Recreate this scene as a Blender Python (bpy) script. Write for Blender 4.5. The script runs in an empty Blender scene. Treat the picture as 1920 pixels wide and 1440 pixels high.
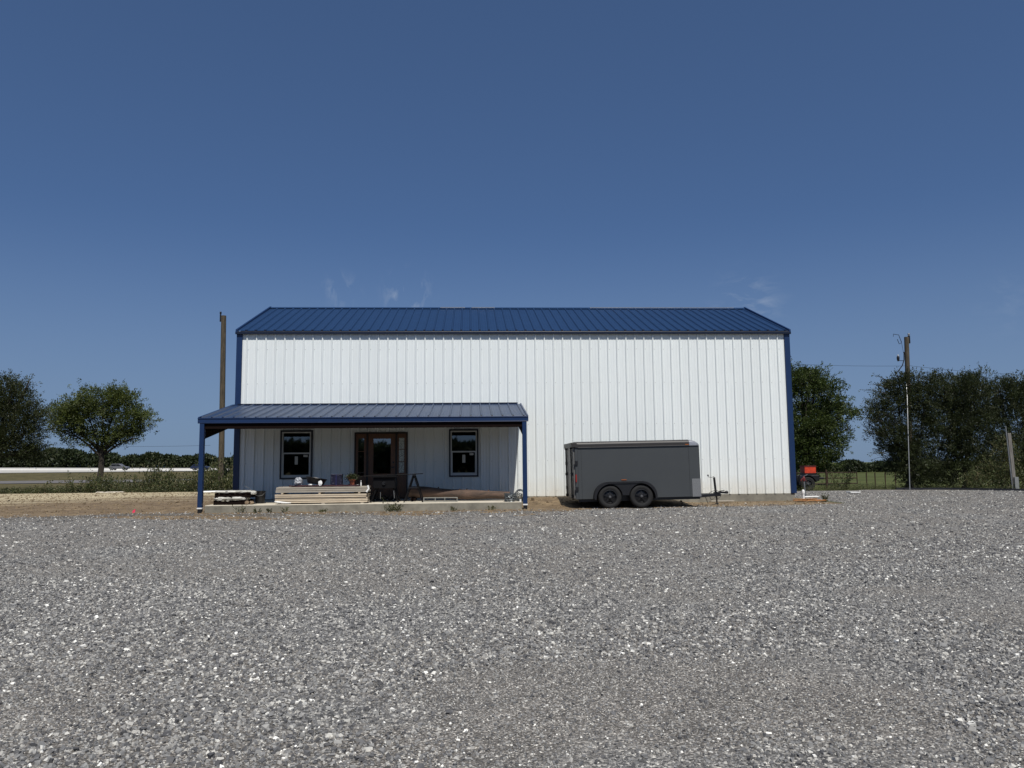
import bpy, math, random
import numpy as np
from mathutils import Vector, Matrix, Euler
random.seed(7)
rng = np.random.default_rng(11)
COL = bpy.context.scene.collection
R = math.radians

# ------------------------------------------------------------------ camera model
CAM = np.array([7.544, -25.6818, 1.0242]); FPX = 1463.37
yaw, pit, roll = .0536, .1032, -.0094
_f = np.array([math.sin(yaw)*math.cos(pit), math.cos(yaw)*math.cos(pit), math.sin(pit)])
_r = np.array([math.cos(yaw), -math.sin(yaw), 0.]); _u = np.cross(_r, _f)
_r, _u = _r*math.cos(roll)+_u*math.sin(roll), _u*math.cos(roll)-_r*math.sin(roll)
def at(px, py, Y):
    d = _f + _r*(px-960)/FPX - _u*(py-720)/FPX
    return CAM + d*(Y-CAM[1])/d[1]

# ------------------------------------------------------------------ noise + terrain
_lat = np.random.default_rng(3).random((256, 256))
def vnoise(x, y):
    x = np.asarray(x, float); y = np.asarray(y, float)
    xi = np.floor(x).astype(int); yi = np.floor(y).astype(int)
    fx = x-xi; fy = y-yi; fx = fx*fx*(3-2*fx); fy = fy*fy*(3-2*fy)
    g = lambda a, b: _lat[a % 256, b % 256]
    return (g(xi, yi)*(1-fx)+g(xi+1, yi)*fx)*(1-fy)+(g(xi, yi+1)*(1-fx)+g(xi+1, yi+1)*fx)*fy
def fbm(x, y, o=3):
    s = 0; a = .5
    for i in range(o): s = s+a*vnoise(x*2**i+17*i, y*2**i+31*i); a *= .5
    return s/(1-.5**o)
def sst(a, b, t):
    t = np.clip((np.asarray(t, float)-a)/(b-a), 0, 1); return t*t*(3-2*t)
def crest(x):
    return np.where(x < 5, 18.0, 8.6 - 3.2*sst(27, 33, x))
def gz(x, y):
    x = np.asarray(x, float); y = np.asarray(y, float)
    z = -.55 + .30*sst(-24, -5, y)
    z = z - .03*sst(-2, -8, x)*sst(-8, 2, y)
    right = sst(2, 8, x)
    c = crest(x)
    zl = -.22*sst(c, c+4, y) - .40*sst(30, 75, y) + 1.1*sst(115, 188, y)
    zr = -.15*sst(c, c+3, y) - 1.9*sst(20, 190, y)
    z = z + .23*sst(9.15, 9.5, x)*(1-sst(13.2, 15.0, x))*sst(-2.4, -.5, y)*(1-sst(0, 1, y))
    z = z + zl*(1-right) + zr*right - .10*sst(28, 36, x)*sst(-10, 6, y)
    near = (1-sst(30, 60, np.abs(y+5)))
    z = z + near*(.045*(fbm(x*.35, y*.35)-.5) + .02*(fbm(x*1.7, y*1.7)-.5))
    far = sst(200, 500, np.hypot(x, y))
    return z*(1-far) + far*(-2.0)
def gzf(x, y): return float(gz(x, y))
def is_gravel(x, y):
    n = (fbm(x*.8, y*.8)-.5)*1.1+(fbm(x*.28+5, y*.2)-.5)*1.8*(x < 0)
    yl = -4.0 + 1.4*sst(-6, -.5, x) + n*.7
    yp = -3.75 + n*.7
    yr = -3.75 + 1.5*(x-9.3)/9.2 + n*.35
    lim = np.where(x < 0, yl, np.where(x < 9.2, yp, yr))
    g = y < lim
    br = fbm(x*.55+40, y*1.1+7, 4)+.22*sst(-7.2, -3.6, y)*(1-sst(9.0, 12, x))-.30*sst(-1.5, -4, x)-.5*(1-sst(-7.6, -5.5, y))
    g = g & ~((br > .685) & (x < 12))
    g2 = (x > 19.2 + n*.8 - .5*sst(-2.2, 1, y)*0) & (y < crest(x)+.25+n*.4)
    return g | g2
def is_dirt(x, y):
    return (~is_gravel(x, y)) & (y < np.where(x < 19, 18.3+(fbm(x*.5, y*.5+9)-.5)*1.2, -99))

# ------------------------------------------------------------------ mesh builder
class MB:
    def __init__(s): s.v = []; s.f = []; s.m = []
    def add(s, vs, fs, mi=0):
        n = len(s.v); s.v += [tuple(map(float, v)) for v in vs]
        for f in fs: s.f.append(tuple(n+i for i in f)); s.m.append(mi)
        return s
    def box(s, x0, x1, y0, y1, z0, z1, M=None, mi=0):
        vs = [(x, y, z) for z in (z0, z1) for y in (y0, y1) for x in (x0, x1)]
        if M is not None: vs = [M @ Vector(v) for v in vs]
        return s.add(vs, [(0,2,3,1),(4,5,7,6),(0,1,5,4),(2,6,7,3),(0,4,6,2),(1,3,7,5)], mi)
    def bar(s, p, q, w, h, up=(0,0,1), mi=0):
        p = Vector(p); q = Vector(q); d = (q-p); L = d.length; d.normalize(); up = Vector(up)
        if abs(d.dot(up)) > .99: up = Vector((0,1,0))
        a = d.cross(up).normalized(); b = a.cross(d)
        M = Matrix((a, d, b)).transposed().to_4x4(); M.translation = p
        return s.box(-w/2, w/2, 0, L, -h/2, h/2, M, mi)
    def tube(s, pts, r, n=8, mi=0, cap=True):
        pts = [Vector(p) for p in pts]; k = len(pts)
        rs = r if hasattr(r, '__len__') else [r]*k
        n0 = len(s.v); prev = None
        for i, p in enumerate(pts):
            d = (pts[min(i+1, k-1)]-pts[max(i-1, 0)]).normalized()
            if prev is None: a = d.orthogonal().normalized()
            else:
                a = prev-d*prev.dot(d)
                a = a.normalized() if a.length > 1e-6 else d.orthogonal().normalized()
            prev = a; b = d.cross(a)
            for j in range(n):
                t = 2*math.pi*j/n; s.v.append(tuple(p+(a*math.cos(t)+b*math.sin(t))*rs[i]))
        for i in range(k-1):
            for j in range(n):
                s.f.append((n0+i*n+j, n0+i*n+(j+1)%n, n0+(i+1)*n+(j+1)%n, n0+(i+1)*n+j)); s.m.append(mi)
        if cap:
            s.f.append(tuple(n0+j for j in range(n))[::-1]); s.m.append(mi)
            s.f.append(tuple(n0+(k-1)*n+j for j in range(n))); s.m.append(mi)
        return s
    def lathe(s, prof, c=(0,0,0), axis='Z', n=24, mi=0):
        n0 = len(s.v); k = len(prof); c = Vector(c)
        for (r, h) in prof:
            for j in range(n):
                t = 2*math.pi*j/n; a, b = r*math.cos(t), r*math.sin(t)
                v = {'Z': (a, b, h), 'Y': (a, h, b), 'X': (h, a, b)}[axis]
                s.v.append(tuple(c+Vector(v)))
        for i in range(k-1):
            for j in range(n):
                s.f.append((n0+i*n+j, n0+i*n+(j+1)%n, n0+(i+1)*n+(j+1)%n, n0+(i+1)*n+j)); s.m.append(mi)
        return s
    def prism(s, poly, a0, a1, axis='Y', mi=0):
        k = len(poly)
        def P(u, w, a): return {'Y': (u, a, w), 'X': (a, u, w), 'Z': (u, w, a)}[axis]
        vs = [P(u, w, a0) for u, w in poly]+[P(u, w, a1) for u, w in poly]
        fs = [tuple(range(k))[::-1], tuple(range(k, 2*k))]+[(i, (i+1)%k, k+(i+1)%k, k+i) for i in range(k)]
        return s.add(vs, fs, mi)
    def build(s, name, mats, parent=None, smooth=False, bevel=0, loc=None):
        me = bpy.data.meshes.new(name); me.from_pydata(s.v, [], s.f)
        mats = mats if isinstance(mats, (list, tuple)) else [mats]
        for m in mats: me.materials.append(m)
        me.polygons.foreach_set('material_index', s.m)
        import bmesh
        bm = bmesh.new(); bm.from_mesh(me); bmesh.ops.recalc_face_normals(bm, faces=bm.faces); bm.to_mesh(me); bm.free()
        if smooth: me.polygons.foreach_set('use_smooth', [True]*len(me.polygons))
        o = bpy.data.objects.new(name, me); COL.objects.link(o)
        if loc: o.location = loc
        if parent: o.parent = parent
        if bevel:
            b = o.modifiers.new('bevel', 'BEVEL'); b.width = bevel; b.segments = 2; b.limit_method = 'ANGLE'
        if smooth:
            e = o.modifiers.new('edge', 'EDGE_SPLIT'); e.split_angle = R(40)
        return o
def np_mesh(name, V, F, mat, parent=None, smooth=False):
    V = np.asarray(V, np.float32).reshape(-1, 3); F = np.asarray(F, np.int32); k = F.shape[1]
    me = bpy.data.meshes.new(name); me.vertices.add(len(V)); me.vertices.foreach_set('co', V.ravel())
    me.loops.add(F.size); me.loops.foreach_set('vertex_index', F.ravel())
    me.polygons.add(len(F)); me.polygons.foreach_set('loop_start', np.arange(0, F.size, k, dtype=np.int32))
    try: me.polygons.foreach_set('loop_total', np.full(len(F), k, np.int32))
    except Exception: pass
    me.update(calc_edges=True); me.materials.append(mat)
    me.polygons.foreach_set('use_smooth', [smooth]*len(F))
    o = bpy.data.objects.new(name, me); COL.objects.link(o)
    if parent: o.parent = parent
    return o
def tag(o, label=None, cat=None, group=None, kind=None):
    if label: o['label'] = label
    if cat: o['category'] = cat
    if group: o['group'] = group
    if kind: o['kind'] = kind
    return o
def thing(name, label, cat, loc=(0,0,0), group=None, rot=(0,0,0)):
    o = bpy.data.objects.new(name, None); COL.objects.link(o); o.location = loc; o.rotation_euler = rot
    o.empty_display_size = .1
    return tag(o, label, cat, group)
def copy_tree(o, parent=None):
    c = o.copy(); COL.objects.link(c)
    if parent: c.parent = parent
    for ch in [x for x in bpy.data.objects if x.parent == o]: copy_tree(ch, c)
    return c

# ------------------------------------------------------------------ materials
def mat(name, color, rough=.6, metal=0, var=0, vscale=8, color2=None, bump=0, bscale=40, spec=.5, stretch=None, coat=0):
    m = bpy.data.materials.new(name); m.use_nodes = True; N = m.node_tree.nodes; L = m.node_tree.links
    p = N['Principled BSDF']; p.inputs['Base Color'].default_value = (*color, 1)
    p.inputs['Roughness'].default_value = rough; p.inputs['Metallic'].default_value = metal
    p.inputs['Specular IOR Level'].default_value = spec; p.inputs['Coat Weight'].default_value = coat
    tc = N.new('ShaderNodeTexCoord'); mp = N.new('ShaderNodeMapping'); L.new(tc.outputs['Object'], mp.inputs[0])
    if stretch: mp.inputs['Scale'].default_value = stretch
    if var or color2:
        nz = N.new('ShaderNodeTexNoise'); nz.inputs['Scale'].default_value = vscale; nz.inputs['Detail'].default_value = 6
        nz.inputs['Roughness'].default_value = .65
        L.new(mp.outputs[0], nz.inputs[0])
        r = N.new('ShaderNodeValToRGB'); L.new(nz.outputs[0], r.inputs[0])
        c2 = color2 if color2 else tuple(max(0, c*(1-var)) for c in color)
        r.color_ramp.elements[0].position = .35; r.color_ramp.elements[1].position = .65
        r.color_ramp.elements[0].color = (*c2, 1); r.color_ramp.elements[1].color = (*color, 1)
        L.new(r.outputs[0], p.inputs['Base Color'])
    if bump:
        nb = N.new('ShaderNodeTexNoise'); nb.inputs['Scale'].default_value = bscale; nb.inputs['Detail'].default_value = 5
        L.new(mp.outputs[0], nb.inputs[0])
        b = N.new('ShaderNodeBump'); b.inputs['Strength'].default_value = bump; b.inputs['Distance'].default_value = .02
        L.new(nb.outputs[0], b.inputs['Height']); L.new(b.outputs[0], p.inputs['Normal'])
    return m
def leafmat(name, cols, trans=.25):
    m = bpy.data.materials.new(name); m.use_nodes = True; N = m.node_tree.nodes; L = m.node_tree.links
    N.remove(N['Principled BSDF']); out = N['Material Output']
    g = N.new('ShaderNodeNewGeometry'); r = N.new('ShaderNodeValToRGB'); L.new(g.outputs['Random Per Island'], r.inputs[0])
    for i, c in enumerate(cols):
        e = r.color_ramp.elements[i] if i < 2 else r.color_ramp.elements.new(1)
        e.position = i/(len(cols)-1); e.color = (*c, 1)
    d = N.new('ShaderNodeBsdfDiffuse'); t = N.new('ShaderNodeBsdfTranslucent'); gl = N.new('ShaderNodeBsdfGlossy')
    gl.inputs['Roughness'].default_value = .5; gl.inputs['Color'].default_value = (.5, .5, .5, 1)
    mx = N.new('ShaderNodeMixShader'); mx.inputs[0].default_value = trans
    mx2 = N.new('ShaderNodeMixShader'); mx2.inputs[0].default_value = .05
    tc = N.new('ShaderNodeTexCoord'); nz = N.new('ShaderNodeTexNoise'); nz.inputs['Scale'].default_value = 1.6; nz.inputs['Detail'].default_value = 3; L.new(tc.outputs['Object'], nz.inputs[0])
    mr = N.new('ShaderNodeMapRange'); mr.inputs[1].default_value = .3; mr.inputs[2].default_value = .7; mr.inputs[3].default_value = .6; mr.inputs[4].default_value = 1.5; L.new(nz.outputs[0], mr.inputs[0])
    mm = N.new('ShaderNodeMixRGB'); mm.blend_type = 'MULTIPLY'; mm.inputs[0].default_value = 1; L.new(r.outputs[0], mm.inputs[1]); L.new(mr.outputs[0], mm.inputs[2])
    L.new(mm.outputs[0], d.inputs[0]); L.new(mm.outputs[0], t.inputs[0])
    L.new(d.outputs[0], mx.inputs[1]); L.new(t.outputs[0], mx.inputs[2])
    L.new(mx.outputs[0], mx2.inputs[1]); L.new(gl.outputs[0], mx2.inputs[2]); L.new(mx2.outputs[0], out.inputs[0])
    return m

def wall_mat():
    m = mat('white_metal_siding', (.74, .78, .78), rough=.38, spec=.4)
    N = m.node_tree.nodes; L = m.node_tree.links; p = N['Principled BSDF']
    tc = N.new('ShaderNodeTexCoord'); sx = N.new('ShaderNodeSeparateXYZ'); L.new(tc.outputs['Object'], sx.inputs[0])
    # splashed dust along the foot of the wall, ragged
    nz = N.new('ShaderNodeTexNoise'); nz.inputs['Scale'].default_value = 2.2; nz.inputs['Detail'].default_value = 8; L.new(tc.outputs['Object'], nz.inputs[0])
    a = N.new('ShaderNodeMath'); a.operation = 'MULTIPLY_ADD'; L.new(nz.outputs[0], a.inputs[0]); a.inputs[1].default_value = 1.1; a.inputs[2].default_value = -.1
    b = N.new('ShaderNodeMath'); b.operation = 'SUBTRACT'; L.new(a.outputs[0], b.inputs[0]); L.new(sx.outputs[2], b.inputs[1])
    r = N.new('ShaderNodeMapRange'); r.inputs[1].default_value = -.25; r.inputs[2].default_value = .6; r.inputs[4].default_value = .5; L.new(b.outputs[0], r.inputs[0])
    mx = N.new('ShaderNodeMixRGB'); L.new(r.outputs[0], mx.inputs[0]); mx.inputs[1].default_value = (.74, .78, .78, 1); mx.inputs[2].default_value = (.62, .57, .46, 1)
    # faint panel to panel tone
    v = N.new('ShaderNodeMath'); v.operation = 'DIVIDE'; L.new(sx.outputs[0], v.inputs[0]); v.inputs[1].default_value = .9144
    fl = N.new('ShaderNodeMath'); fl.operation = 'FLOOR'; L.new(v.outputs[0], fl.inputs[0])
    wn = N.new('ShaderNodeTexWhiteNoise'); wn.noise_dimensions = '1D'; L.new(fl.outputs[0], wn.inputs['W'])
    r2 = N.new('ShaderNodeMapRange'); r2.inputs[3].default_value = .975; r2.inputs[4].default_value = 1.01; L.new(wn.outputs[0], r2.inputs[0])
    mu = N.new('ShaderNodeMixRGB'); mu.blend_type = 'MULTIPLY'; mu.inputs[0].default_value = 1; L.new(mx.outputs[0], mu.inputs[1]); L.new(r2.outputs[0], mu.inputs[2])
    L.new(mu.outputs[0], p.inputs['Base Color'])
    # oil canning
    mp = N.new('ShaderNodeMapping'); mp.inputs['Scale'].default_value = (3, 1, .8); L.new(tc.outputs['Object'], mp.inputs[0])
    n2 = N.new('ShaderNodeTexNoise'); n2.inputs['Scale'].default_value = 1.3; n2.inputs['Detail'].default_value = 3; L.new(mp.outputs[0], n2.inputs[0])
    bp = N.new('ShaderNodeBump'); bp.inputs['Strength'].default_value = .25; bp.inputs['Distance'].default_value = .05
    L.new(n2.outputs[0], bp.inputs['Height']); L.new(bp.outputs[0], p.inputs['Normal'])
    return m
M_wall = wall_mat()
M_roof = mat('blue_roof_metal', (.012, .037, .100), rough=.36, var=.12, vscale=3, bump=.15, bscale=2.5, spec=.5)
M_blue = mat('blue_trim_metal', (.008, .027, .088), rough=.36, var=.1, vscale=4)
M_proof = mat('blue_porch_roof_metal', (.012, .034, .09), rough=.40, color2=(.022, .038, .08), vscale=5, bump=.12, bscale=3, spec=.3)
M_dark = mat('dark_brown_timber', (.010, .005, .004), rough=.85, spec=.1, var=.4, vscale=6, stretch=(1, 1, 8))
M_door = mat('stained_door_wood', (.17, .075, .030), rough=.4, color2=(.09, .038, .017), vscale=9, stretch=(6, 6, .7))
M_doorframe = mat('dark_door_frame', (.016, .009, .008), rough=.5, var=.3)
M_black = mat('black_paint', (.012, .012, .014), rough=.4, var=.3, vscale=10)
M_vinyl = mat('white_vinyl', (.50, .52, .52), rough=.4, var=.05)
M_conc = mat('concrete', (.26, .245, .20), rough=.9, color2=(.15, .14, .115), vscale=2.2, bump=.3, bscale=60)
M_slabtop = mat('porch_concrete', (.60, .55, .45), rough=.85, color2=(.46, .42, .34), vscale=2.0, bump=.2, bscale=60)
M_rubber = mat('tyre_rubber', (.011, .011, .0115), rough=.8, var=.4, vscale=12, bump=.2, bscale=80)
M_steel = mat('galvanised_steel', (.30, .31, .315), rough=.5, metal=.7, var=.25, vscale=14)
M_darkmetal = mat('dark_metal', (.02, .02, .022), rough=.38, metal=.3, var=.3)
M_white = mat('white_plastic', (.78, .78, .76), rough=.4, var=.06)
M_paper = mat('paper_label', (.5, .5, .46), rough=.8, var=.1)
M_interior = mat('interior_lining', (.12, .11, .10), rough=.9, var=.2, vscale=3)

def glass_mat(name, tint=(.25, .28, .28), refl=.17):
    m = bpy.data.materials.new(name); m.use_nodes = True; N = m.node_tree.nodes; L = m.node_tree.links
    N.remove(N['Principled BSDF']); out = N['Material Output']
    t = N.new('ShaderNodeBsdfTransparent'); t.inputs[0].default_value = (*tint, 1)
    g = N.new('ShaderNodeBsdfGlossy'); g.inputs['Roughness'].default_value = .02
    nz = N.new('ShaderNodeTexNoise'); nz.inputs['Scale'].default_value = 3; bp = N.new('ShaderNodeBump'); bp.inputs['Strength'].default_value = .05
    tc = N.new('ShaderNodeTexCoord'); L.new(tc.outputs['Object'], nz.inputs[0]); L.new(nz.outputs[0], bp.inputs['Height']); L.new(bp.outputs[0], g.inputs['Normal'])
    mx = N.new('ShaderNodeMixShader'); mx.inputs[0].default_value = refl
    L.new(t.outputs[0], mx.inputs[1]); L.new(g.outputs[0], mx.inputs[2]); L.new(mx.outputs[0], out.inputs[0])
    return m
M_glass = glass_mat('window_glass', (.35, .38, .38)); M_doorglass = glass_mat('door_glass', (.2, .23, .25), .30)
M_obsc = mat('obscured_glass', (.80, .86, .80), rough=.25, color2=(.05, .06, .05), vscale=55)

# ---- ground materials
def gravel_mat():
    m = bpy.data.materials.new('crushed_gravel'); m.use_nodes = True; N = m.node_tree.nodes; L = m.node_tree.links
    p = N['Principled BSDF']; p.inputs['Roughness'].default_value = .85; p.inputs['Specular IOR Level'].default_value = .25
    tc = N.new('ShaderNodeTexCoord')
    def vor(s):
        v = N.new('ShaderNodeTexVoronoi'); v.inputs['Scale'].default_value = s; L.new(tc.outputs['Object'], v.inputs[0]); return v
    def ramp(src, stops):
        r = N.new('ShaderNodeValToRGB'); L.new(src, r.inputs[0])
        for i, (q, c) in enumerate(stops):
            e = r.color_ramp.elements[i] if i < 2 else r.color_ramp.elements.new(q)
            e.position = q; e.color = (*c, 1)
        return r
    def sep(v): s = N.new('ShaderNodeSeparateColor'); L.new(v.outputs['Color'], s.inputs[0]); return s
    st = [(0, (.05, .05, .05)), (.45, (.12, .121, .121)), (.75, (.215, .214, .208)), (.9, (.34, .335, .315)), (.97, (.60, .59, .55))]
    v1 = vor(46); v2 = vor(95)
    r1 = ramp(sep(v1).outputs[0], st); r2 = ramp(sep(v2).outputs[0], [(0, (.063, .059, .054)), (.55, (.148, .140, .128)), (.88, (.26, .25, .235)), (1, (.6, .58, .53))])
    n = N.new('ShaderNodeTexNoise'); n.inputs['Scale'].default_value = .55; n.inputs['Detail'].default_value = 5; L.new(tc.outputs['Object'], n.inputs[0])
    rf = ramp(n.outputs[0], [(.35, (0, 0, 0)), (.5, (1, 1, 1))])
    mx = N.new('ShaderNodeMixRGB'); L.new(rf.outputs[0], mx.inputs[0]); L.new(r1.outputs[0], mx.inputs[1]); L.new(r2.outputs[0], mx.inputs[2])
    # coarse tone drift
    n3 = N.new('ShaderNodeTexNoise'); n3.inputs['Scale'].default_value = 2.6; n3.inputs['Detail'].default_value = 7; n3.inputs['Roughness'].default_value = .7; L.new(tc.outputs['Object'], n3.inputs[0])
    r3 = ramp(n3.outputs[0], [(.3, (.84, .83, .82)), (.7, (1.32, 1.29, 1.26))])
    mu = N.new('ShaderNodeMixRGB'); mu.blend_type = 'MULTIPLY'; mu.inputs[0].default_value = 1; L.new(mx.outputs[0], mu.inputs[1]); L.new(r3.outputs[0], mu.inputs[2])
    # brown soil showing through in front of the porch
    sx = N.new('ShaderNodeSeparateXYZ'); L.new(tc.outputs['Object'], sx.inputs[0])
    mp = N.new('ShaderNodeMapping'); mp.inputs['Scale'].default_value = (.55, 1.5, 1); L.new(tc.outputs['Object'], mp.inputs[0])
    n4 = N.new('ShaderNodeTexNoise'); n4.inputs['Scale'].default_value = 1.7; n4.inputs['Detail'].default_value = 6; n4.inputs['Roughness'].default_value = .7; L.new(mp.outputs[0], n4.inputs[0])
    mr = N.new('ShaderNodeMapRange'); mr.interpolation_type = 'SMOOTHSTEP'; mr.inputs[1].default_value = -6.5; mr.inputs[2].default_value = -3.6; L.new(sx.outputs[1], mr.inputs[0])
    mx2r = N.new('ShaderNodeMapRange'); mx2r.inputs[1].default_value = 11.5; mx2r.inputs[2].default_value = 9.5; L.new(sx.outputs[0], mx2r.inputs[0])
    ml = N.new('ShaderNodeMath'); ml.operation = 'MULTIPLY'; L.new(mr.outputs[0], ml.inputs[0]); L.new(mx2r.outputs[0], ml.inputs[1])
    ad = N.new('ShaderNodeMath'); ad.operation = 'MULTIPLY_ADD'; L.new(ml.outputs[0], ad.inputs[0]); ad.inputs[1].default_value = .30; L.new(n4.outputs[0], ad.inputs[2])
    rr = ramp(ad.outputs[0], [(.62, (0, 0, 0)), (.74, (1, 1, 1))])
    mx3 = N.new('ShaderNodeMixRGB'); L.new(rr.outputs[0], mx3.inputs[0]); L.new(mu.outputs[0], mx3.inputs[1]); mx3.inputs[2].default_value = (.12, .105, .085, 1)
    L.new(mx3.outputs[0], p.inputs['Base Color'])
    b1 = N.new('ShaderNodeBump'); b1.inputs['Strength'].default_value = .9; b1.inputs['Distance'].default_value = .015; L.new(v1.outputs['Distance'], b1.inputs['Height']); b1.invert = True
    b2 = N.new('ShaderNodeBump'); b2.inputs['Strength'].default_value = .6; b2.inputs['Distance'].default_value = .008; b2.invert = True
    L.new(v2.outputs['Distance'], b2.inputs['Height']); L.new(b1.outputs[0], b2.inputs['Normal']); L.new(b2.outputs[0], p.inputs['Normal'])
    return m
def stone_mat():
    m = bpy.data.materials.new('loose_stone'); m.use_nodes = True; N = m.node_tree.nodes; L = m.node_tree.links
    p = N['Principled BSDF']; p.inputs['Roughness'].default_value = .8; p.inputs['Specular IOR Level'].default_value = .3
    g = N.new('ShaderNodeNewGeometry'); r = N.new('ShaderNodeValToRGB'); L.new(g.outputs['Random Per Island'], r.inputs[0])
    for i, (q, c) in enumerate([(0, (.055, .055, .058)), (.35, (.122, .122, .124)), (.68, (.222, .221, .215)), (.87, (.325, .315, .292)), (.96, (.45, .44, .405)), (1, (.80, .79, .74))]):
        e = r.color_ramp.elements[i] if i < 2 else r.color_ramp.elements.new(q); e.position = q; e.color = (*c, 1)
    tc = N.new('ShaderNodeTexCoord'); n = N.new('ShaderNodeTexNoise'); n.inputs['Scale'].default_value = 60; n.inputs['Detail'].default_value = 3; L.new(tc.outputs['Object'], n.inputs[0])
    mr = N.new('ShaderNodeMapRange'); mr.inputs[3].default_value = .86; mr.inputs[4].default_value = 1.42; L.new(n.outputs[0], mr.inputs[0])
    mu = N.new('ShaderNodeMixRGB'); mu.blend_type = 'MULTIPLY'; mu.inputs[0].default_value = 1; L.new(r.outputs[0], mu.inputs[1]); L.new(mr.outputs[0], mu.inputs[2])
    L.new(mu.outputs[0], p.inputs['Base Color'])
    return m
def dirt_mat():
    m = mat('bare_dirt', (.20, .145, .082), rough=.95, color2=(.11, .075, .042), vscale=1.6, bump=1.0, bscale=9)
    N = m.node_tree.nodes; L = m.node_tree.links; p = N['Principled BSDF']; old = p.inputs['Base Color'].links[0].from_socket
    tc = N.new('ShaderNodeTexCoord'); mp = N.new('ShaderNodeMapping'); mp.inputs['Scale'].default_value = (.07, .5, 1); mp.inputs['Rotation'].default_value = (0, 0, R(8)); L.new(tc.outputs['Object'], mp.inputs[0])
    n = N.new('ShaderNodeTexNoise'); n.inputs['Scale'].default_value = 1.3; n.inputs['Detail'].default_value = 8; n.inputs['Roughness'].default_value = .7; L.new(mp.outputs[0], n.inputs[0])
    sx = N.new('ShaderNodeSeparateXYZ'); L.new(tc.outputs['Object'], sx.inputs[0])
    # pale caliche spread over the far, left side of the pad
    a = N.new('ShaderNodeMath'); a.operation = 'MULTIPLY_ADD'; L.new(sx.outputs[0], a.inputs[0]); a.inputs[1].default_value = -.020; L.new(n.outputs[0], a.inputs[2])
    b = N.new('ShaderNodeMath'); b.operation = 'MULTIPLY_ADD'; L.new(sx.outputs[1], b.inputs[0]); b.inputs[1].default_value = .022; L.new(a.outputs[0], b.inputs[2])
    r = N.new('ShaderNodeMapRange'); r.inputs[1].default_value = .72; r.inputs[2].default_value = .98; L.new(b.outputs[0], r.inputs[0])
    mx = N.new('ShaderNodeMixRGB'); L.new(r.outputs[0], mx.inputs[0]); L.new(old, mx.inputs[1]); mx.inputs[2].default_value = (.40, .34, .215, 1)
    v = N.new('ShaderNodeTexVoronoi'); v.inputs['Scale'].default_value = 9; L.new(tc.outputs['Object'], v.inputs[0]); sc_ = N.new('ShaderNodeSeparateColor'); L.new(v.outputs['Color'], sc_.inputs[0])
    rs = N.new('ShaderNodeMapRange'); rs.inputs[3].default_value = .72; rs.inputs[4].default_value = 1.3; L.new(sc_.outputs[0], rs.inputs[0])
    mu = N.new('ShaderNodeMixRGB'); mu.blend_type = 'MULTIPLY'; mu.inputs[0].default_value = 1; L.new(mx.outputs[0], mu.inputs[1]); L.new(rs.outputs[0], mu.inputs[2])
    L.new(mu.outputs[0], p.inputs['Base Color'])
    return m
M_gravel = gravel_mat(); M_stone = stone_mat()
M_eave = mat('shaded_blue_metal', (.004, .009, .026), rough=.4)  # trim blue darkened: shade under the eave put into the colour
M_navy = mat('dark_navy_trim', (.006, .008, .020), rough=.4); M_dirt = dirt_mat()
M_grassland = mat('dry_grassland', (.13, .108, .055), rough=1, color2=(.065, .062, .028), vscale=.9, bump=.8, bscale=6, spec=.1)
def pasture():
    m = M_grassland; N = m.node_tree.nodes; L = m.node_tree.links; p = N['Principled BSDF']; old = p.inputs['Base Color'].links[0].from_socket
    tc = N.new('ShaderNodeTexCoord'); sx = N.new('ShaderNodeSeparateXYZ'); L.new(tc.outputs['Object'], sx.inputs[0])
    n = N.new('ShaderNodeTexNoise'); n.inputs['Scale'].default_value = .25; n.inputs['Detail'].default_value = 9; n.inputs['Roughness'].default_value = .75; L.new(tc.outputs['Object'], n.inputs[0])
    r = N.new('ShaderNodeMapRange'); r.inputs[1].default_value = .35; r.inputs[2].default_value = .65; r.inputs[3].default_value = .5; r.inputs[4].default_value = 1.35; L.new(n.outputs[0], r.inputs[0])
    g = N.new('ShaderNodeMapRange'); g.inputs[1].default_value = -5; g.inputs[2].default_value = 25; L.new(sx.outputs[0], g.inputs[0])
    mx = N.new('ShaderNodeMixRGB'); L.new(g.outputs[0], mx.inputs[0]); L.new(old, mx.inputs[1]); mx.inputs[2].default_value = (.075, .088, .030, 1)
    mu = N.new('ShaderNodeMixRGB'); mu.blend_type = 'MULTIPLY'; mu.inputs[0].default_value = 1; L.new(mx.outputs[0], mu.inputs[1]); L.new(r.outputs[0], mu.inputs[2])
    L.new(mu.outputs[0], p.inputs['Base Color'])
pasture()
M_asphalt = mat('road_asphalt', (.15, .14, .135), rough=.9, var=.25, vscale=1, bump=.2, bscale=30)

# ------------------------------------------------------------------ ground
def grid_z(xs, ys):
    X, Y = np.meshgrid(xs, ys); return X, Y, gz(X, Y)
xs = np.arange(-34, 46.01, .2); ys = np.arange(-29, 26.01, .2)
X, Y, Z = grid_z(xs, ys)
Xc = (X[:-1, :-1]+X[1:, 1:])/2; Yc = (Y[:-1, :-1]+Y[1:, 1:])/2
nx = len(xs); idx = np.arange(len(ys)*nx).reshape(len(ys), nx)
Q = np.stack([idx[:-1, :-1], idx[:-1, 1:], idx[1:, 1:], idx[1:, :-1]], -1)
Vall = np.stack([X, Y, Z], -1).reshape(-1, 3)
G = is_gravel(Xc, Yc); D = is_dirt(Xc, Yc)
def sub_mesh(name, mask, m):
    q = Q[mask]; u, inv = np.unique(q.ravel(), return_inverse=True)
    o = np_mesh(name, Vall[u], inv.reshape(-1, 4), m, smooth=True); return tag(o, kind='structure')
sub_mesh('gravel_yard', G, M_gravel); sub_mesh('dirt_ground', D, M_dirt); sub_mesh('grass_verge', ~(G | D), M_grassland)
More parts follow.
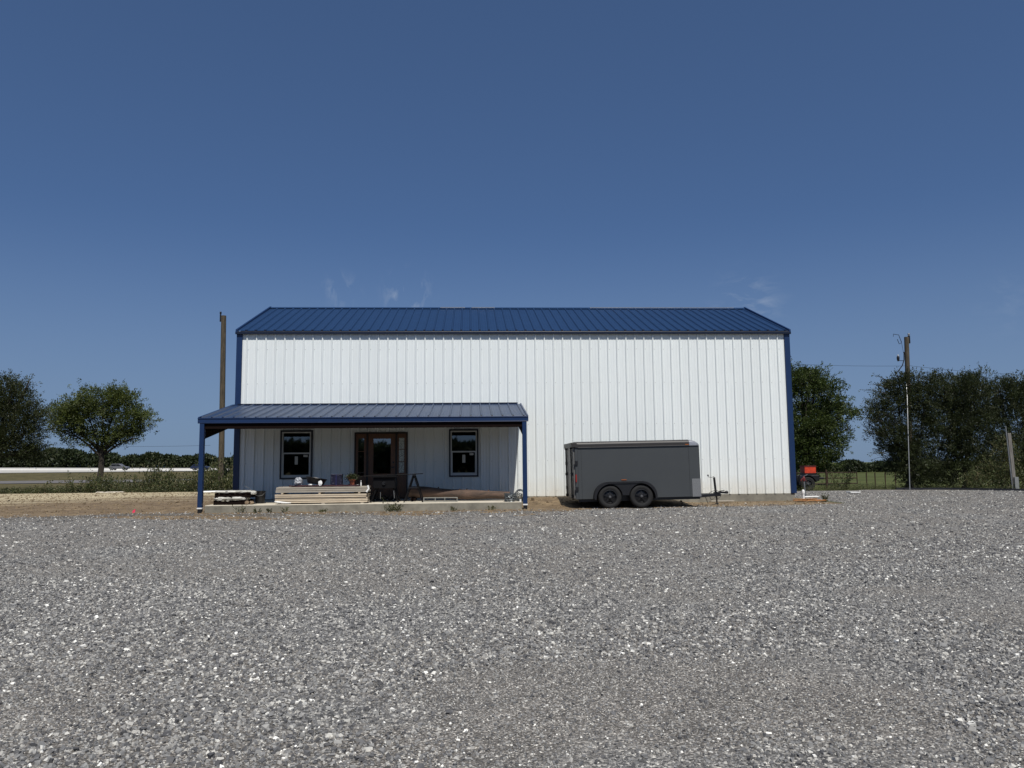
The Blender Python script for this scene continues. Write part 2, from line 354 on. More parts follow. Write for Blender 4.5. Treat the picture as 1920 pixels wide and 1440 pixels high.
def spaced(a, b):
    o = [a]; 
    while o[-1] < b: o.append(o[-1]*1.12+.5)
    return o
far = [3000]
pos = sorted(set(list(np.arange(0, 320, 4.0))+[340, 380, 440, 520, 640, 800, 1100, 1600, 2400, 3500]))
gx = np.array(sorted([-p for p in pos if p > 0]+pos)); gy = gx.copy()
XX, YY, ZZ = grid_z(gx, gy)
ZZ = ZZ - .12*((XX > -36) & (XX < 48) & (YY > -31) & (YY < 28))
# sink the coarse sheet a little where the fine one covers it
ix = np.arange(len(gy)*len(gx)).reshape(len(gy), len(gx))
q = np.stack([ix[:-1, :-1], ix[:-1, 1:], ix[1:, 1:], ix[1:, :-1]], -1)
cx = (XX[:-1, :-1]+XX[1:, 1:])/2; cy = (YY[:-1, :-1]+YY[1:, 1:])/2
keep = ~((cx > -28) & (cx < 40) & (cy > -24) & (cy < 20))
tag(np_mesh('ground', np.stack([XX, YY, ZZ], -1).reshape(-1, 3), q[keep], M_grassland, smooth=True), kind='structure')
# service road far left and highway pavement
def strip(name, pts, w, m, dz=.03):
    V = []; F = []
    for (x, y) in pts: pass
    n = len(pts)
    for i, (x, y) in enumerate(pts):
        a = pts[max(0, i-1)]; b = pts[min(n-1, i+1)]; dx, dy = b[0]-a[0], b[1]-a[1]; l = math.hypot(dx, dy); nx_, ny_ = -dy/l, dx/l
        for s in (-1, -.33, .33, 1):
            px, py = x+nx_*s*w/2, y+ny_*s*w/2; V.append((px, py, gzf(px, py)+dz))
    for i in range(n-1):
        for k in range(3): F.append((i*4+k, i*4+k+1, (i+1)*4+k+1, (i+1)*4+k))
    return tag(np_mesh(name, V, F, m, smooth=True), kind='structure')
strip('service_road', [(x, 96+.06*(x+60)) for x in np.arange(-260, -20, 4.0)], 26, M_asphalt, .06)
strip('highway', [(x, 183+.0*(x+60)) for x in np.arange(-400, 8, 6.0)], 14, mat('highway_asphalt', (.05, .05, .048), .9, var=.2), .02)

# ------------------------------------------------------------------ stones
CUBE = np.array([[x, y, z] for z in (-.5, .5) for y in (-.5, .5) for x in (-.5, .5)])
CF = np.array([[0,2,3,1],[4,5,7,6],[0,1,5,4],[2,6,7,3],[0,4,6,2],[1,3,7,5]])
def stones(name, P, S, mat_, flat=.7, tilt=.75):
    n = len(P); V = CUBE[None]+rng.uniform(-.24, .24, (n, 8, 3))
    V[:, 4:, :2] *= rng.uniform(.45, .95, (n, 1, 2))
    V *= (S[:, None]*np.stack([rng.uniform(.8, 1.35, n), rng.uniform(.55, 1., n), rng.uniform(.3, .8, n)*flat/.55], -1))[:, None]
    a = rng.uniform(0, 6.283, n); tx = rng.normal(0, tilt, n)
    c, s = np.cos(tx), np.sin(tx); y = V[..., 1]*c[:, None]-V[..., 2]*s[:, None]; z = V[..., 1]*s[:, None]+V[..., 2]*c[:, None]
    V[..., 1] = y; V[..., 2] = z
    c, s = np.cos(a), np.sin(a); x = V[..., 0]*c[:, None]-V[..., 1]*s[:, None]; y = V[..., 0]*s[:, None]+V[..., 1]*c[:, None]
    V[..., 0] = x; V[..., 1] = y
    V += P[:, None]
    F = (CF[None]+8*np.arange(n)[:, None, None]).reshape(-1, 4)
    return np_mesh(name, V, F, mat_)
def scatter(n, d0, d1, dens_pow, half=.80):
    # by distance from the photographer's spot, thinning outwards
    u = rng.random(n); d = (d0**dens_pow+u*(d1**dens_pow-d0**dens_pow))**(1/dens_pow)
    lat = rng.uniform(-1, 1, n)*(half*d+.6)
    x = CAM[0]+_f[0]/_f[1]*d+lat; y = CAM[1]+d
    return x, y
x1, y1 = scatter(820000, 2.7, 19, 2.0)
dd = y1-CAM[1]; kk = rng.random(len(dd)) < (1-sst(6, 19, dd))**1.35*np.where(dd < 6, 1, 1); x1, y1 = x1[kk], y1[kk]
fine = .5*fbm(x1*.5+3, y1*.5+8)+.5*fbm((x1+.25*y1)*.22+9, (y1-.15*x1)*.75+2)
sz = rng.lognormal(math.log(.0125), .40, len(x1))*(1.08-.46*sst(.43, .60, fine))
sz = np.clip(sz, .006, .036)
x2, y2 = scatter(90000, 9, 33, 1.3)
sz2 = np.clip(rng.lognormal(math.log(.020), .36, len(x2)), .01, .045)
xa = np.concatenate([x1, x2]); ya = np.concatenate([y1, y2]); sa = np.concatenate([sz, sz2])
kx = np.concatenate([np.ones(len(x1), bool), np.ones(len(x2), bool)])
mask = (is_gravel(xa, ya-(rng.random(len(xa))**2.2)*1.3) | (rng.random(len(xa)) < .22)*(ya < -3.4)) & (ya < crest(xa)) & ~((ya > -3.2) & (xa > -.2) & (xa < 9.2)) & ~((ya > -.1) & (xa > -.2) & (xa < 18.4))
xa, ya, sa = xa[mask], ya[mask], sa[mask]
tag(stones('gravel_stones', np.stack([xa, ya, gz(xa, ya)+sa*.12], -1), sa, M_stone), kind='stuff', label='loose grey crushed stones covering the yard')

M_clod = mat('dirt_clod', (.24, .185, .115), rough=1, color2=(.12, .085, .05), vscale=3)
n = 26000; xc = rng.uniform(-32, 19.5, n); yc = rng.uniform(-6, 18, n); k = is_dirt(xc, yc) & ~((yc > -3.2) & (xc > -.2) & (xc < 9.2)) & ~((yc > -.1) & (xc > -.2)); xc, yc = xc[k], yc[k]
sc_ = np.clip(rng.lognormal(math.log(.024), .5, len(xc)), .01, .09)
tag(stones('dirt_clods', np.stack([xc, yc, gz(xc, yc)+sc_*.1], -1), sc_, M_clod), kind='stuff', label='small clods strewn over the bare dirt')

# ------------------------------------------------------------------ metal building
PITCH = .3048; K0 = .2614
def rib_profile(x0, x1, phase, h=.042, minor=True, extra=()):
    pts = []
    k = math.floor((x0-phase)/PITCH)-1
    while phase+k*PITCH < x1+PITCH:
        c = phase+k*PITCH
        pts += [(c-.034, 0), (c-.012, h), (c+.012, h), (c+.034, 0)]
        if minor:
            for o in (.1016+.002, .2032-.002): pts += [(c+o-.014, 0), (c+o-.007, .0055), (c+o+.007, .0055), (c+o+.014, 0)]
        k += 1
    pts.sort(); xs_ = [p[0] for p in pts]; hs = [p[1] for p in pts]
    X_ = sorted(set([x0, x1]+[x for x in xs_ if x0 < x < x1]+[e for e in extra if x0 < e < x1]))
    return [(x, float(np.interp(x, xs_, hs))) for x in X_]
B = thing('metal_building', 'large white ribbed metal building with blue roof and front porch', 'building')
W, H, DEP, RZ = 18.29, 5.44, 8.16, 7.05
openings = [(1.46, 2.39, .68, 2.15), (6.88, 7.76, .70, 2.16), (3.82, 5.47, -.01, 2.08)]
mb = MB(); pr = rib_profile(0.0, W, K0, extra=[o for w_ in openings for o in w_[:2]])
for (xa_, ha), (xb, hb) in zip(pr, pr[1:]):
    xm = (xa_+xb)/2; segs = [(0, H)]
    for o in openings:
        if o[0] < xm < o[1]:
            segs = [(0, o[2]), (o[3], H)] if o[2] > 0 else [(o[3], H)]
    for z0, z1 in segs:
        mb.add([(xa_, -.01-ha, z0), (xb, -.01-hb, z0), (xb, -.01-hb, z1), (xa_, -.01-ha, z1)], [(0, 1, 2, 3)])
wall = mb.build('wall', M_wall, B)
mb = MB()
for k in range(60):       # screw rows beside every rib
    xk = K0+k*PITCH+.050
    if xk > W-.2: break
    for zz in (.18, 1.15, 2.35, 3.72, 4.85):
        if any(o[0]-.1 < xk < o[1]+.1 and o[2]-.1 < zz < o[3]+.1 for o in openings) : continue
        if -.1 < xk < 9.25 and 2.35 < zz < 3.1: continue
        mb.lathe([(0, -.0165), (.011, -.0165), (.014, -.010)], (xk+random.uniform(-.004, .004), 0, zz+random.uniform(-.01, .01)), 'Y', 6)
o = mb.build('wall_screw', M_vinyl, wall); tag(o, kind='stuff')
mb = MB()      # side and rear walls
for xx in (0.0, W):
    mb.add([(xx, .0, 0), (xx, DEP, 0), (xx, DEP, H), (xx, DEP/2, RZ-.03), (xx, .0, H)], [(0, 1, 2, 3, 4)])
mb.add([(0, DEP, 0), (W, DEP, 0), (W, DEP, H), (0, DEP, H)], [(0, 1, 2, 3)])
mb.build('side_wall', M_wall, B)
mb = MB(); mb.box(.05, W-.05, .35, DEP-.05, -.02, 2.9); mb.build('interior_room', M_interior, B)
mb = MB(); mb.box(-.02, W+.02, -.025, DEP, -.9, -.003); mb.build('foundation', M_conc, B, bevel=.01)
# corner trims
mb = MB()
mb = MB(); mb.box(-.07, .115, -.062, .12, 0, H-.02); mb.build('corner_trim', M_blue, B, bevel=.008)
mb = MB(); mb.box(W-.115, W+.07, -.062, .12, 0, H-.02); mb.build('corner_trim', M_blue, B, bevel=.008)
# main roof
SL = (RZ-5.46)/(DEP/2+.08)
def roof_sheet(x0, x1, y0, z0, y1, z1, phase, h=.030, minor=True):
    m_ = MB(); n = Vector((0, -(z1-z0), (y1-y0))).normalized()
    if n.z < 0: n = -n
    p_ = rib_profile(x0, x1, phase, h, minor)
    for (a, ha), (b, hb) in zip(p_, p_[1:]):
        A = Vector((a, y0, z0))+n*ha; Bv = Vector((b, y0, z0))+n*hb; C = Vector((b, y1, z1))+n*hb; D_ = Vector((a, y1, z1))+n*ha
        m_.add([A, Bv, C, D_], [(0, 1, 2, 3)])
    return m_
m1 = roof_sheet(-.06, W+.06, -.085, 5.46, DEP/2, RZ, K0-.02, .042)
m2 = roof_sheet(-.06, W+.06, DEP+.085, 5.46, DEP/2, RZ, K0-.02)
m1.add(m2.v, m2.f)
rf = m1.build('roof', M_roof, B)
mb = MB()
mb.box(-.10, W+.10, -.125, -.062, 5.345, 5.435); mb.build('eave_trim', M_eave, B, bevel=.008)
mb = MB()
k = 0
while K0-.02+k*PITCH < W:   # little end caps that stand proud of the eave at every rib
    xk = K0-.02+k*PITCH; mb.box(xk-.034, xk+.034, -.118, -.05, 5.438, 5.492); k += 1
tag(mb.build('rib_end_cap', M_eave, rf), kind='stuff')
for xx in (-.09, W+.03):
    mb = MB(); ya0, za0 = -.13, 5.40
    mb.prism([(ya0, za0), (ya0, za0+.10), (DEP/2, RZ+.075), (DEP+.13, za0+.10), (DEP+.13, za0), (DEP/2, RZ-.05)], xx, xx+.06, 'X')
    mb.build('rake_trim', M_blue, B, bevel=.006)
mb = MB(); mb.prism([(DEP/2-.16, RZ-.028), (DEP/2, RZ+.048), (DEP/2+.16, RZ-.028), (DEP/2, RZ+.01)], -.05, W+.05, 'X')
rc = mb.build('ridge_cap', M_roof, rf)
mb = MB(); mb.box(6.4, 7.35, DEP/2-.03, DEP/2+.03, RZ+.030, RZ+.052); mb.build('ridge_strip', M_steel, rf)  # thin pale strips along parts of the ridge
mb = MB(); mb.box(7.6, 8.5, DEP/2-.03, DEP/2+.03, RZ+.030, RZ+.052); mb.build('ridge_strip', M_steel, rf)
mb = MB(); mb.box(12.2, 17.9, DEP/2-.03, DEP/2+.03, RZ+.030, RZ+.051)
mb.build('ridge_strip', M_steel, rf)

# windows
def window(x0, x1, z0, z1):
    m_ = MB(); t = .05; yo, yi = -.085, .01
    for b in ((x0, x1, z1-t, z1), (x0, x1, z0, z0+t), (x0, x0+t, z0+t, z1-t), (x1-t, x1, z0+t, z1-t)): m_.box(b[0], b[1], yo, yi, b[2], b[3])
    w = m_.build('window', M_navy, B, bevel=.004)
    m_ = MB(); a0, a1, c0, c1 = x0+t, x1-t, z0+t, z1-t; f = .05; yf, yb = -.065, .06
    zm = c0+(c1-c0)*.53
    for b in ((a0, a1, c1-f*.8, c1), (a0, a1, c0, c0+f*1.1), (a0, a0+f*.8, c0+f*1.1, c1-f*.8), (a1-f*.8, a1, c0+f*1.1, c1-f*.8)): m_.box(b[0], b[1], yf, yb, b[2], b[3])
    m_.box(a0+f*.8, a1-f*.8, yf+.015, yb-.01, zm-.022, zm+.022)
    # lower sash stands proud
    g0, g1 = a0+f*.8, a1-f*.8
    for b in ((g0, g1, c0+f*1.1, c0+f*1.1+.03), (g0, g0+.025, c0+f*1.1+.03, zm-.022), (g1-.025, g1, c0+f*1.1+.03, zm-.022)): m_.box(b[0], b[1], yf+.018, yf+.045, b[2], b[3])
    m_.build('sash_frame', M_vinyl, w, bevel=.003)
    m_ = MB(); m_.box(g0, g1, 0.0, .006, zm+.022, c1-f*.8); m_.build('pane', M_glass, w)
    m_ = MB(); m_.box(g0+.02, g1-.02, -.035, -.029, c0+f*1.1+.03, zm-.022); m_.build('pane', M_glass, w)
    m_ = MB(); cx_ = (g0+g1)/2
    m_.box(cx_-.05, cx_+.05, -.0385, -.037, zm-.36, zm-.10); m_.build('sticker', M_paper, w)
    m_ = MB(); m_.box(g1-.20, g1-.07, -.0385, -.037, zm-.12, zm-.05); m_.build('sticker', M_paper, w)
    return w
w1 = window(1.41, 2.44, .63, 2.2); w2 = window(6.84, 7.80, .65, 2.2)
# porch side blinds behind the upper sashes (dark headers inside)
# front door unit
d0, d1, dz = 3.78, 5.50, 2.12
mb = MB(); yo = -.075
for b in ((d0, d1, dz-.05, dz), (d0, d0+.045, -.02, dz-.05), (d1-.045, d1, -.02, dz-.05), (4.165, 4.225, -.02, dz-.05), (5.10, 5.16, -.02, dz-.05)): mb.box(b[0], b[1], yo, .06, b[2], b[3])
mb.box(d0+.045, d1-.045, yo-.01, .06, -.03, -.003)
DR = mb.build('entry_door', M_doorframe, B, bevel=.004)
def panel_frame(name, x0, x1, g0, g1, zz0, zz1, gm, parts=(), kn=False):
    m_ = MB(); z1 = dz-.052; y0_, y1_ = -.045, .0
    m_.box(x0, g0, y0_, y1_, 0, z1); m_.box(g1, x1, y0_, y1_, 0, z1); m_.box(g0, g1, y0_, y1_, zz1, z1); m_.box(g0, g1, y0_, y1_, 0, .12)
    m_.box(g0, g1, y0_+.018, y1_, .12, zz0-.07); m_.box(g0, g1, y0_, y1_, zz0-.07, zz0)
    if g1-g0 > .08: m_.box(g0+.035, g1-.035, y0_+.006, y0_+.018, .16, zz0-.11)
    for zp in parts: m_.box(g0, g1, y0_+.012, y1_-.01, zp-.012, zp+.012)
    p_ = m_.build(name, M_door, DR, bevel=.004)
    m_ = MB(); m_.box(g0, g1, -.026, -.019, zz0, zz1); m_.build('pane', gm, p_)
    return p_
panel_frame('sidelight', 3.826, 4.163, 3.90, 4.09, .72, 1.92, M_doorglass, (1.50,))
panel_frame('sidelight', 5.162, 5.453, 5.215, 5.385, .80, 1.93, M_obsc, (1.56, 1.16))
dl = panel_frame('door_leaf', 4.227, 5.098, 4.39, 4.95, .78, 1.91, M_doorglass)
mb = MB(); mb.lathe([(0, -.062), (.028, -.062), (.032, -.045)], (5.04, 0, 1.14), 'Y', 12); mb.build('deadbolt', M_black, dl, smooth=True)
mb = MB(); mb.lathe([(0, -.062), (.028, -.062), (.032, -.045)], (5.04, 0, .98), 'Y', 12); mb.tube([(5.04, -.06, .98), (5.04, -.095, .98), (4.94, -.10, .975)], .011, 8)
mb.build('handle', M_black, dl, smooth=True)

# porch
mb = MB(); mb.box(.10, 9.0, -3.15, -.027, -.7, -.03)
mb.build('porch_slab', [M_slabtop], B, bevel=.012)
# thin darker sheet over the slab front, its shade put into the colour
mb = MB(); mb.box(.098, 9.002, -3.156, -3.1502, -.7, -.045); mb.box(2.9, 2.91, -3.158, -3.1562, -.6, -.05); mb.box(5.95, 5.96, -3.158, -3.1562, -.6, -.05); mb.build('slab_front_shade', M_conc, B)
PS = .19; ex0, ex1 = -.13, 9.20
m1 = roof_sheet(ex0, ex1, -3.22, 2.415, -.045, 2.415+.19*3.175, K0-.02, .040)
PR = m1.build('porch_roof', M_proof, B)
mb = MB(); k = 0
mb.box(ex0-.01, ex1+.01, -3.245, -3.222, 2.285, 2.425); mb.box(ex0-.01, ex1+.01, -3.262, -3.245, 2.395, 2.425)
mb.box(ex0-.01, ex1+.01, -3.245, -3.18, 2.268, 2.285)
mb.build('fascia', M_blue, PR, bevel=.005)
for xx in (ex0-.012, ex1-.03):
    mb = MB(); mb.prism([(-3.22, 2.29), (-3.22, 2.45), (-.045, 2.45+.603), (-.045, 2.29+.603)], xx, xx+.045, 'X'); mb.build('rake_trim', M_blue, PR, bevel=.004)
mb = MB(); mb.box(.02, ex1-.1, -.085, -.044, 2.415+.585, 2.415+.655); mb.build('wall_flashing', M_eave, PR)
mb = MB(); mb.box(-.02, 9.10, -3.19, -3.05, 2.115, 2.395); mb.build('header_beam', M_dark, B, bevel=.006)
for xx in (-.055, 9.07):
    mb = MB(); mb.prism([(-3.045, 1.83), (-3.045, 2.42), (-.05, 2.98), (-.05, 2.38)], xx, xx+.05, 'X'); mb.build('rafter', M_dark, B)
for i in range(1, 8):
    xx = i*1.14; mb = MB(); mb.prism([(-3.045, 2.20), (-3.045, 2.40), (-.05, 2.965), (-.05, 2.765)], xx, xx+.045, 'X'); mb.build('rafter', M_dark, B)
for xx in (-.085, 9.035):
    p_ = MB(); p_.box(xx, xx+.125, -3.235, -3.11, -.085, 2.27)
    po = p_.build('porch_post', M_blue, B, bevel=.006)
    p_ = MB(); p_.box(xx-.006, xx+.131, -3.243, -3.102, -.125, -.088); p_.build('base_cap', M_white, po, bevel=.003)
    p_ = MB(); p_.box(xx+.01, xx+.12, -3.23, -3.12, -.8, -.127); p_.build('base', M_darkmetal, po)

# ------------------------------------------------------------------ things on the porch
def planks(x0, x1, y0, y1, z0, rows, t=.038, wv=.14, jitter=.02):
    m_ = MB()
    for r_ in range(rows):
        y = y0
        while y+wv <= y1+1e-6:
            dx0 = random.uniform(-jitter, jitter); dx1 = random.uniform(-jitter, jitter); zz = z0+r_*(t+.003); dy = random.uniform(-.02, .012)
            m_.box(x0+dx0, x1+dx1, y+dy, y+wv-.004+dy, zz, zz+t-.007+random.uniform(-.005, .003)); y += wv
    return m_
M_lum = mat('pale_sawn_lumber', (.66, .56, .42), rough=.8, color2=(.46, .38, .28), vscale=4, stretch=(.5, 5, 9), bump=.2, bscale=30)
M_lum2 = mat('weathered_grey_lumber', (.44, .40, .33), rough=.85, color2=(.28, .25, .21), vscale=3, stretch=(.6, 5, 12), bump=.3, bscale=30)
zs = -.03
lum = thing('lumber_stack', 'long low stack of pale sawn boards on the porch edge under the window', 'lumber stack', (0, 0, 0))
for xx in (2.15, 3.3, 4.4):
    mb = MB(); mb.box(xx, xx+.09, -2.98, -2.3, zs, zs+.035); mb.build('spacer_block', M_lum2, lum)
planks(2.0, 4.58, -3.0, -2.28, zs+.036, 5, .047, .14).build('board', M_lum, lum).__setitem__('label', 'lower bundle of pale boards'); z2 = zs+.036+5*.05
for xx in (2.16, 3.21, 4.33):
    mb = MB(); mb.box(xx, xx+.06, -2.985, -2.3, z2, z2+.04); mb.build('spacer_block', M_lum, lum)
planks(2.03, 4.60, -2.99, -2.28, z2+.041, 3, .052, .235, .03).build('board', M_lum2, lum).__setitem__('label', 'upper bundle of greyer boards'); z3 = z2+.041+3*.055
mb = MB(); mb.tube([(4.57, -3.01, z3-.17), (4.63, -3.0, z3-.08), (4.6, -2.99, z3+.015)], .028, 8); mb.build('wrapping', M_white, lum, smooth=True)
mb = MB(); mb.tube([(1.99, -3.02, .05), (2.08, -3.04, .035), (2.3, -3.03, .012), (2.45, -3.02, .008)], [.012, .03, .022, .01], 8)
mb.build('wrapping', M_white, lum, smooth=True)
M_cloth = mat('dark_red_cloth', (.035, .008, .012), rough=.9, var=.4)
mb = MB()      # crumpled cloth
n = 26
V = [(2.35+2.0*i/n, -2.9+.5*j/6, z3+.006+.03*random.random()*(0 < j < 6)+.012*math.sin(i*1.3+j)) for j in range(7) for i in range(n+1)]
mb.add(V, [(j*(n+1)+i, j*(n+1)+i+1, (j+1)*(n+1)+i+1, (j+1)*(n+1)+i) for j in range(6) for i in range(n)])
c_ = mb.build('cloth', M_cloth, None, smooth=True); s_ = c_.modifiers.new('s', 'SOLIDIFY'); s_.thickness = .012
tag(c_, 'dark red cloth spread along the top of the lumber stack', 'cloth')
zt = z3+.03
# crumpled clear plastic bag
def blob(c, r, amp, seed, n=20, m=12):
    rg = np.random.default_rng(seed); m_ = MB(); pts = []
    for i in range(m+1):
        for j in range(n):
            th = math.pi*i/m; ph = 2*math.pi*j/n; k_ = 1+amp*(rg.random()-.5) if 0 < i < m else 1
            pts.append((c[0]+r[0]*k_*math.sin(th)*math.cos(ph), c[1]+r[1]*k_*math.sin(th)*math.sin(ph), c[2]+r[2]*k_*math.cos(th)))
    m_.add(pts, [(i*n+j, i*n+(j+1)%n, (i+1)*n+(j+1)%n, (i+1)*n+j) for i in range(m) for j in range(n)]); return m_
M_bag = mat('crumpled_plastic_film', (.42, .44, .47), rough=.3, color2=(.25, .26, .28), vscale=20)
tag(blob((2.56, -2.6, zt+.10), (.115, .1, .12), .45, 1).build('plastic_bag', M_bag), 'crumpled whitish plastic bag on the left end of the lumber stack', 'bag')
# black tub lying tilted
tb = thing('plastic_tub', 'tilted black plastic tub on top of the lumber stack', 'tub', (3.06, -2.6, zt+.115), rot=(R(-4), R(9), 0))
mb = MB(); mb.lathe([(.0, -.085), (.22, -.085), (.235, -.07), (.29, .075), (.30, .085), (.285, .085), (.225, -.06), (0, -.065)], n=28)
for i, v in enumerate(mb.v): mb.v[i] = (v[0], v[1]*.75, v[2])
mb.build('shell', M_black, tb, smooth=True)
mb = MB(); mb.tube([(.30*math.cos(t), .225*math.sin(t), .085) for t in np.linspace(0, 2*math.pi, 29)], .011, 6); mb.build('rim', M_darkmetal, tb, smooth=True)
mb = blob((0, 0, 0), (.055, .02, .075), .5, 5, 12, 8)
tag(mb.build('work_glove', M_white, loc=(3.23, -2.86, zt+.06)), 'small white glove propped against the black tub', 'glove')
mb = blob((0, 0, 0), (.065, .02, .018), .4, 8, 12, 6)
tag(mb.build('rag', M_white, loc=(2.96, -2.88, zt+.02)), 'small white rag lying left of the glove by the tub', 'rag')
# dark blue patterned box
M_navybox = bpy.data.materials.new('navy_printed_card'); M_navybox.use_nodes = True
N = M_navybox.node_tree.nodes; L = M_navybox.node_tree.links; p = N['Principled BSDF']; tc = N.new('ShaderNodeTexCoord'); v = N.new('ShaderNodeTexVoronoi'); v.inputs['Scale'].default_value = 26
L.new(tc.outputs['Object'], v.inputs[0]); r = N.new('ShaderNodeValToRGB'); L.new(v.outputs['Distance'], r.inputs[0]); r.color_ramp.elements[0].position = .13; r.color_ramp.elements[0].color = (.22, .22, .28, 1); r.color_ramp.elements[1].position = .27; r.color_ramp.elements[1].color = (.003, .003, .018, 1)
L.new(r.outputs[0], p.inputs['Base Color'])
bx = thing('gift_box', 'dark blue box with white specks on the lumber stack', 'box', (3.66, -2.6, zt-.005))
mb = MB(); mb.box(-.155, .155, -.12, .12, 0, .27); mb.build('carton', M_navybox, bx, bevel=.006)
mb = MB(); mb.box(-.163, .163, -.128, .128, .272, .315); mb.build('lid', M_navybox, bx, bevel=.006)
mb = MB(); mb.box(-.012, .012, -.1305, -.1285, 0.0, .315); mb.build('ribbon', mat('navy_ribbon', (.02, .02, .09), .4), bx)
# leaves helper -------------------------------------------------------------
def leaf_quads(P, Dn, size, aspect=.45, jitter=1.0):
    n = len(P); d = Dn+rng.normal(0, .6*jitter, (n, 3)); d /= np.linalg.norm(d, axis=1)[:, None]+1e-9
    s = np.cross(d, rng.normal(0, 1, (n, 3))); s /= np.linalg.norm(s, axis=1)[:, None]+1e-9
    nn = np.cross(d, s); size = np.broadcast_to(size, (n,))[:, None]
    V = np.stack([P, P+d*size*.5+s*size*aspect*.5+nn*size*.12, P+d*size, P+d*size*.5-s*size*aspect*.5+nn*size*.12], 1)
    return V.reshape(-1, 3), np.arange(4*n).reshape(n, 4)
LEAF = {
 'elm': leafmat('olive_leaves', [(.038, .056, .013), (.062, .086, .018), (.090, .112, .026), (.12, .135, .035)]),
 'dark': leafmat('dark_olive_leaves', [(.022, .030, .010), (.036, .046, .014), (.055, .064, .022)]),
 'oak': leafmat('green_leaves', [(.026, .042, .010), (.042, .066, .014), (.066, .090, .022), (.085, .11, .03)]),
 'far': leafmat('far_foliage', [(.018, .030, .012), (.032, .046, .017), (.050, .062, .026)]),
 'weed': leafmat('weed_leaves', [(.028, .042, .013), (.055, .070, .022), (.085, .092, .036), (.17, .145, .075)]),
 'hedge': leafmat('dull_green_leaves', [(.016, .025, .009), (.028, .040, .014), (.046, .058, .021), (.07, .078, .032)]),
}
M_bark = mat('grey_bark', (.05, .040, .030), rough=.95, color2=(.02, .017, .013), vscale=5, stretch=(3, 3, .6), bump=.8, bscale=25)
# flower pot
pt = thing('flower_pot', 'terracotta pot with a dark wilted plant at the right end of the lumber stack', 'plant pot', (4.11, -2.6, zt-.01))
M_terra = mat('terracotta', (.36, .10, .05), rough=.8, var=.25, vscale=10)
mb = MB(); mb.lathe([(0, 0), (.065, 0), (.085, .13), (.10, .13), (.103, .165), (.09, .165), (.085, .13), (0, .13)], n=20); mb.build('pot', M_terra, pt, smooth=True)
P = rng.normal(0, 1, (900, 3))*np.array([.075, .075, .045])+np.array([-.02, 0, .22]); V, F = leaf_quads(P, P*0+np.array([0, 0, .3]), .05)
np_mesh('plant', V, F, LEAF['dark'], pt)
P = rng.normal(0, 1, (60, 3))*np.array([.03, .03, .02])+np.array([-.09, -.04, .20]); V, F = leaf_quads(P, P*0+np.array([0, 0, .3]), .04)
np_mesh('flower', V, F, mat('dried_red_petals', (.16, .02, .02), .8), pt)
bo = thing('bottle', 'small white slim bottle at the right end of the lumber stack', 'bottle', (4.37, -2.7, z3))
mb = MB(); mb.lathe([(0, 0), (.018, 0), (.019, .08), (.008, .11), (.008, .13)], n=12); mb.build('bottle_body', M_white, bo, smooth=True)
mb = MB(); mb.lathe([(.011, .13), (.013, .155), (0, .158)], n=12); mb.build('cap', M_white, bo)
tr = MB(); tr.lathe([(0, 0), (.10, 0), (.115, .03), (.105, .03), (.095, .01), (0, .01)], n=18)
tag(tr.build('saucer', M_steel, smooth=True, loc=(4.26, -2.55, z3)), 'flat pale saucer between the plant pot and the slim bottle', 'saucer')

# two weathered pallets carrying pale wrapped planks, at the left end of the slab
pal = thing('pallet_stack', 'two dark pallets topped with grey weathered planks at the left end of porch', 'pallet stack')
def pallet(z, x0, x1, tilt=0):
    m_ = MB()
    for y in (-2.95, -2.5, -2.05): m_.box(x0, x1, y, y+.06, z+.02, z+.11)
    for xx in np.arange(x0, x1-.08, .15): m_.box(xx, xx+.09, -2.97, -1.97, z+.11, z+.128)
    for xx in (x0, (x0+x1)/2-.05, x1-.1): m_.box(xx, xx+.1, -2.97, -1.97, z, z+.018)
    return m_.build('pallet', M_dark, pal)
def rough_log(x0, x1, y, z, hh, dd, seed, sag=0):
    rg = np.random.default_rng(seed); n = 16; k = 10; m_ = MB(); pts = []
    for i in range(n+1):
        t = i/n; x = x0+(x1-x0)*t; e = 1-(abs(2*t-1)**10)*.35
        for j in range(k):
            a = 2*math.pi*j/k; w = 1+.22*(rg.random()-.5)
            pts.append((x, y+dd*math.copysign(abs(math.cos(a))**.6, math.cos(a))*w*e, z+hh*math.copysign(abs(math.sin(a))**.6, math.sin(a))*w*e - sag*math.sin(math.pi*min(1,t*1.3))*(math.sin(a) < 0)))
    fs = [(i*k+j, i*k+(j+1)%k, (i+1)*k+(j+1)%k, (i+1)*k+j) for i in range(n) for j in range(k)]+[tuple(range(k))[::-1], tuple(n*k+j for j in range(k))]
    m_.add(pts, fs); return m_
M_wrap = mat('weathered_grey_wrap', (.66, .65, .60), rough=.6, color2=(.24, .235, .20), vscale=5, stretch=(.8, 3, 5), bump=.5, bscale=12)
pallet(zs, .27, 1.15)
rough_log(.26, 1.18, -2.72, zs+.178, .060, .27, 2, .035).build('wrapped_planks', M_wrap, pal, smooth=True)
pallet(zs+.20, .30, 1.30)
rough_log(.27, 1.32, -2.70, zs+.36, .038, .28, 3, .0).build('wrapped_planks', M_wrap, pal, smooth=True)
rough_log(1.18, 1.42, -2.80, zs+.33, .05, .10, 9, .0).build('wrapping_knot', M_wrap, pal, smooth=True)
mb = MB(); mb.tube([(1.34, -2.85, zs+.36), (1.22, -2.86, zs+.47), (1.10, -2.87, zs+.53)], .006, 5)
mb.build('loose_strap', M_steel, pal)
bk = thing('bucket', 'black rusty bucket standing behind the pallets on the porch', 'bucket', (1.37, -2.2, zs))
mb = MB(); mb.lathe([(0, 0), (.13, 0), (.155, .34), (.163, .36), (.150, .36), (.125, .02), (0, .02)], n=22); mb.build('shell', M_darkmetal, bk, smooth=True)
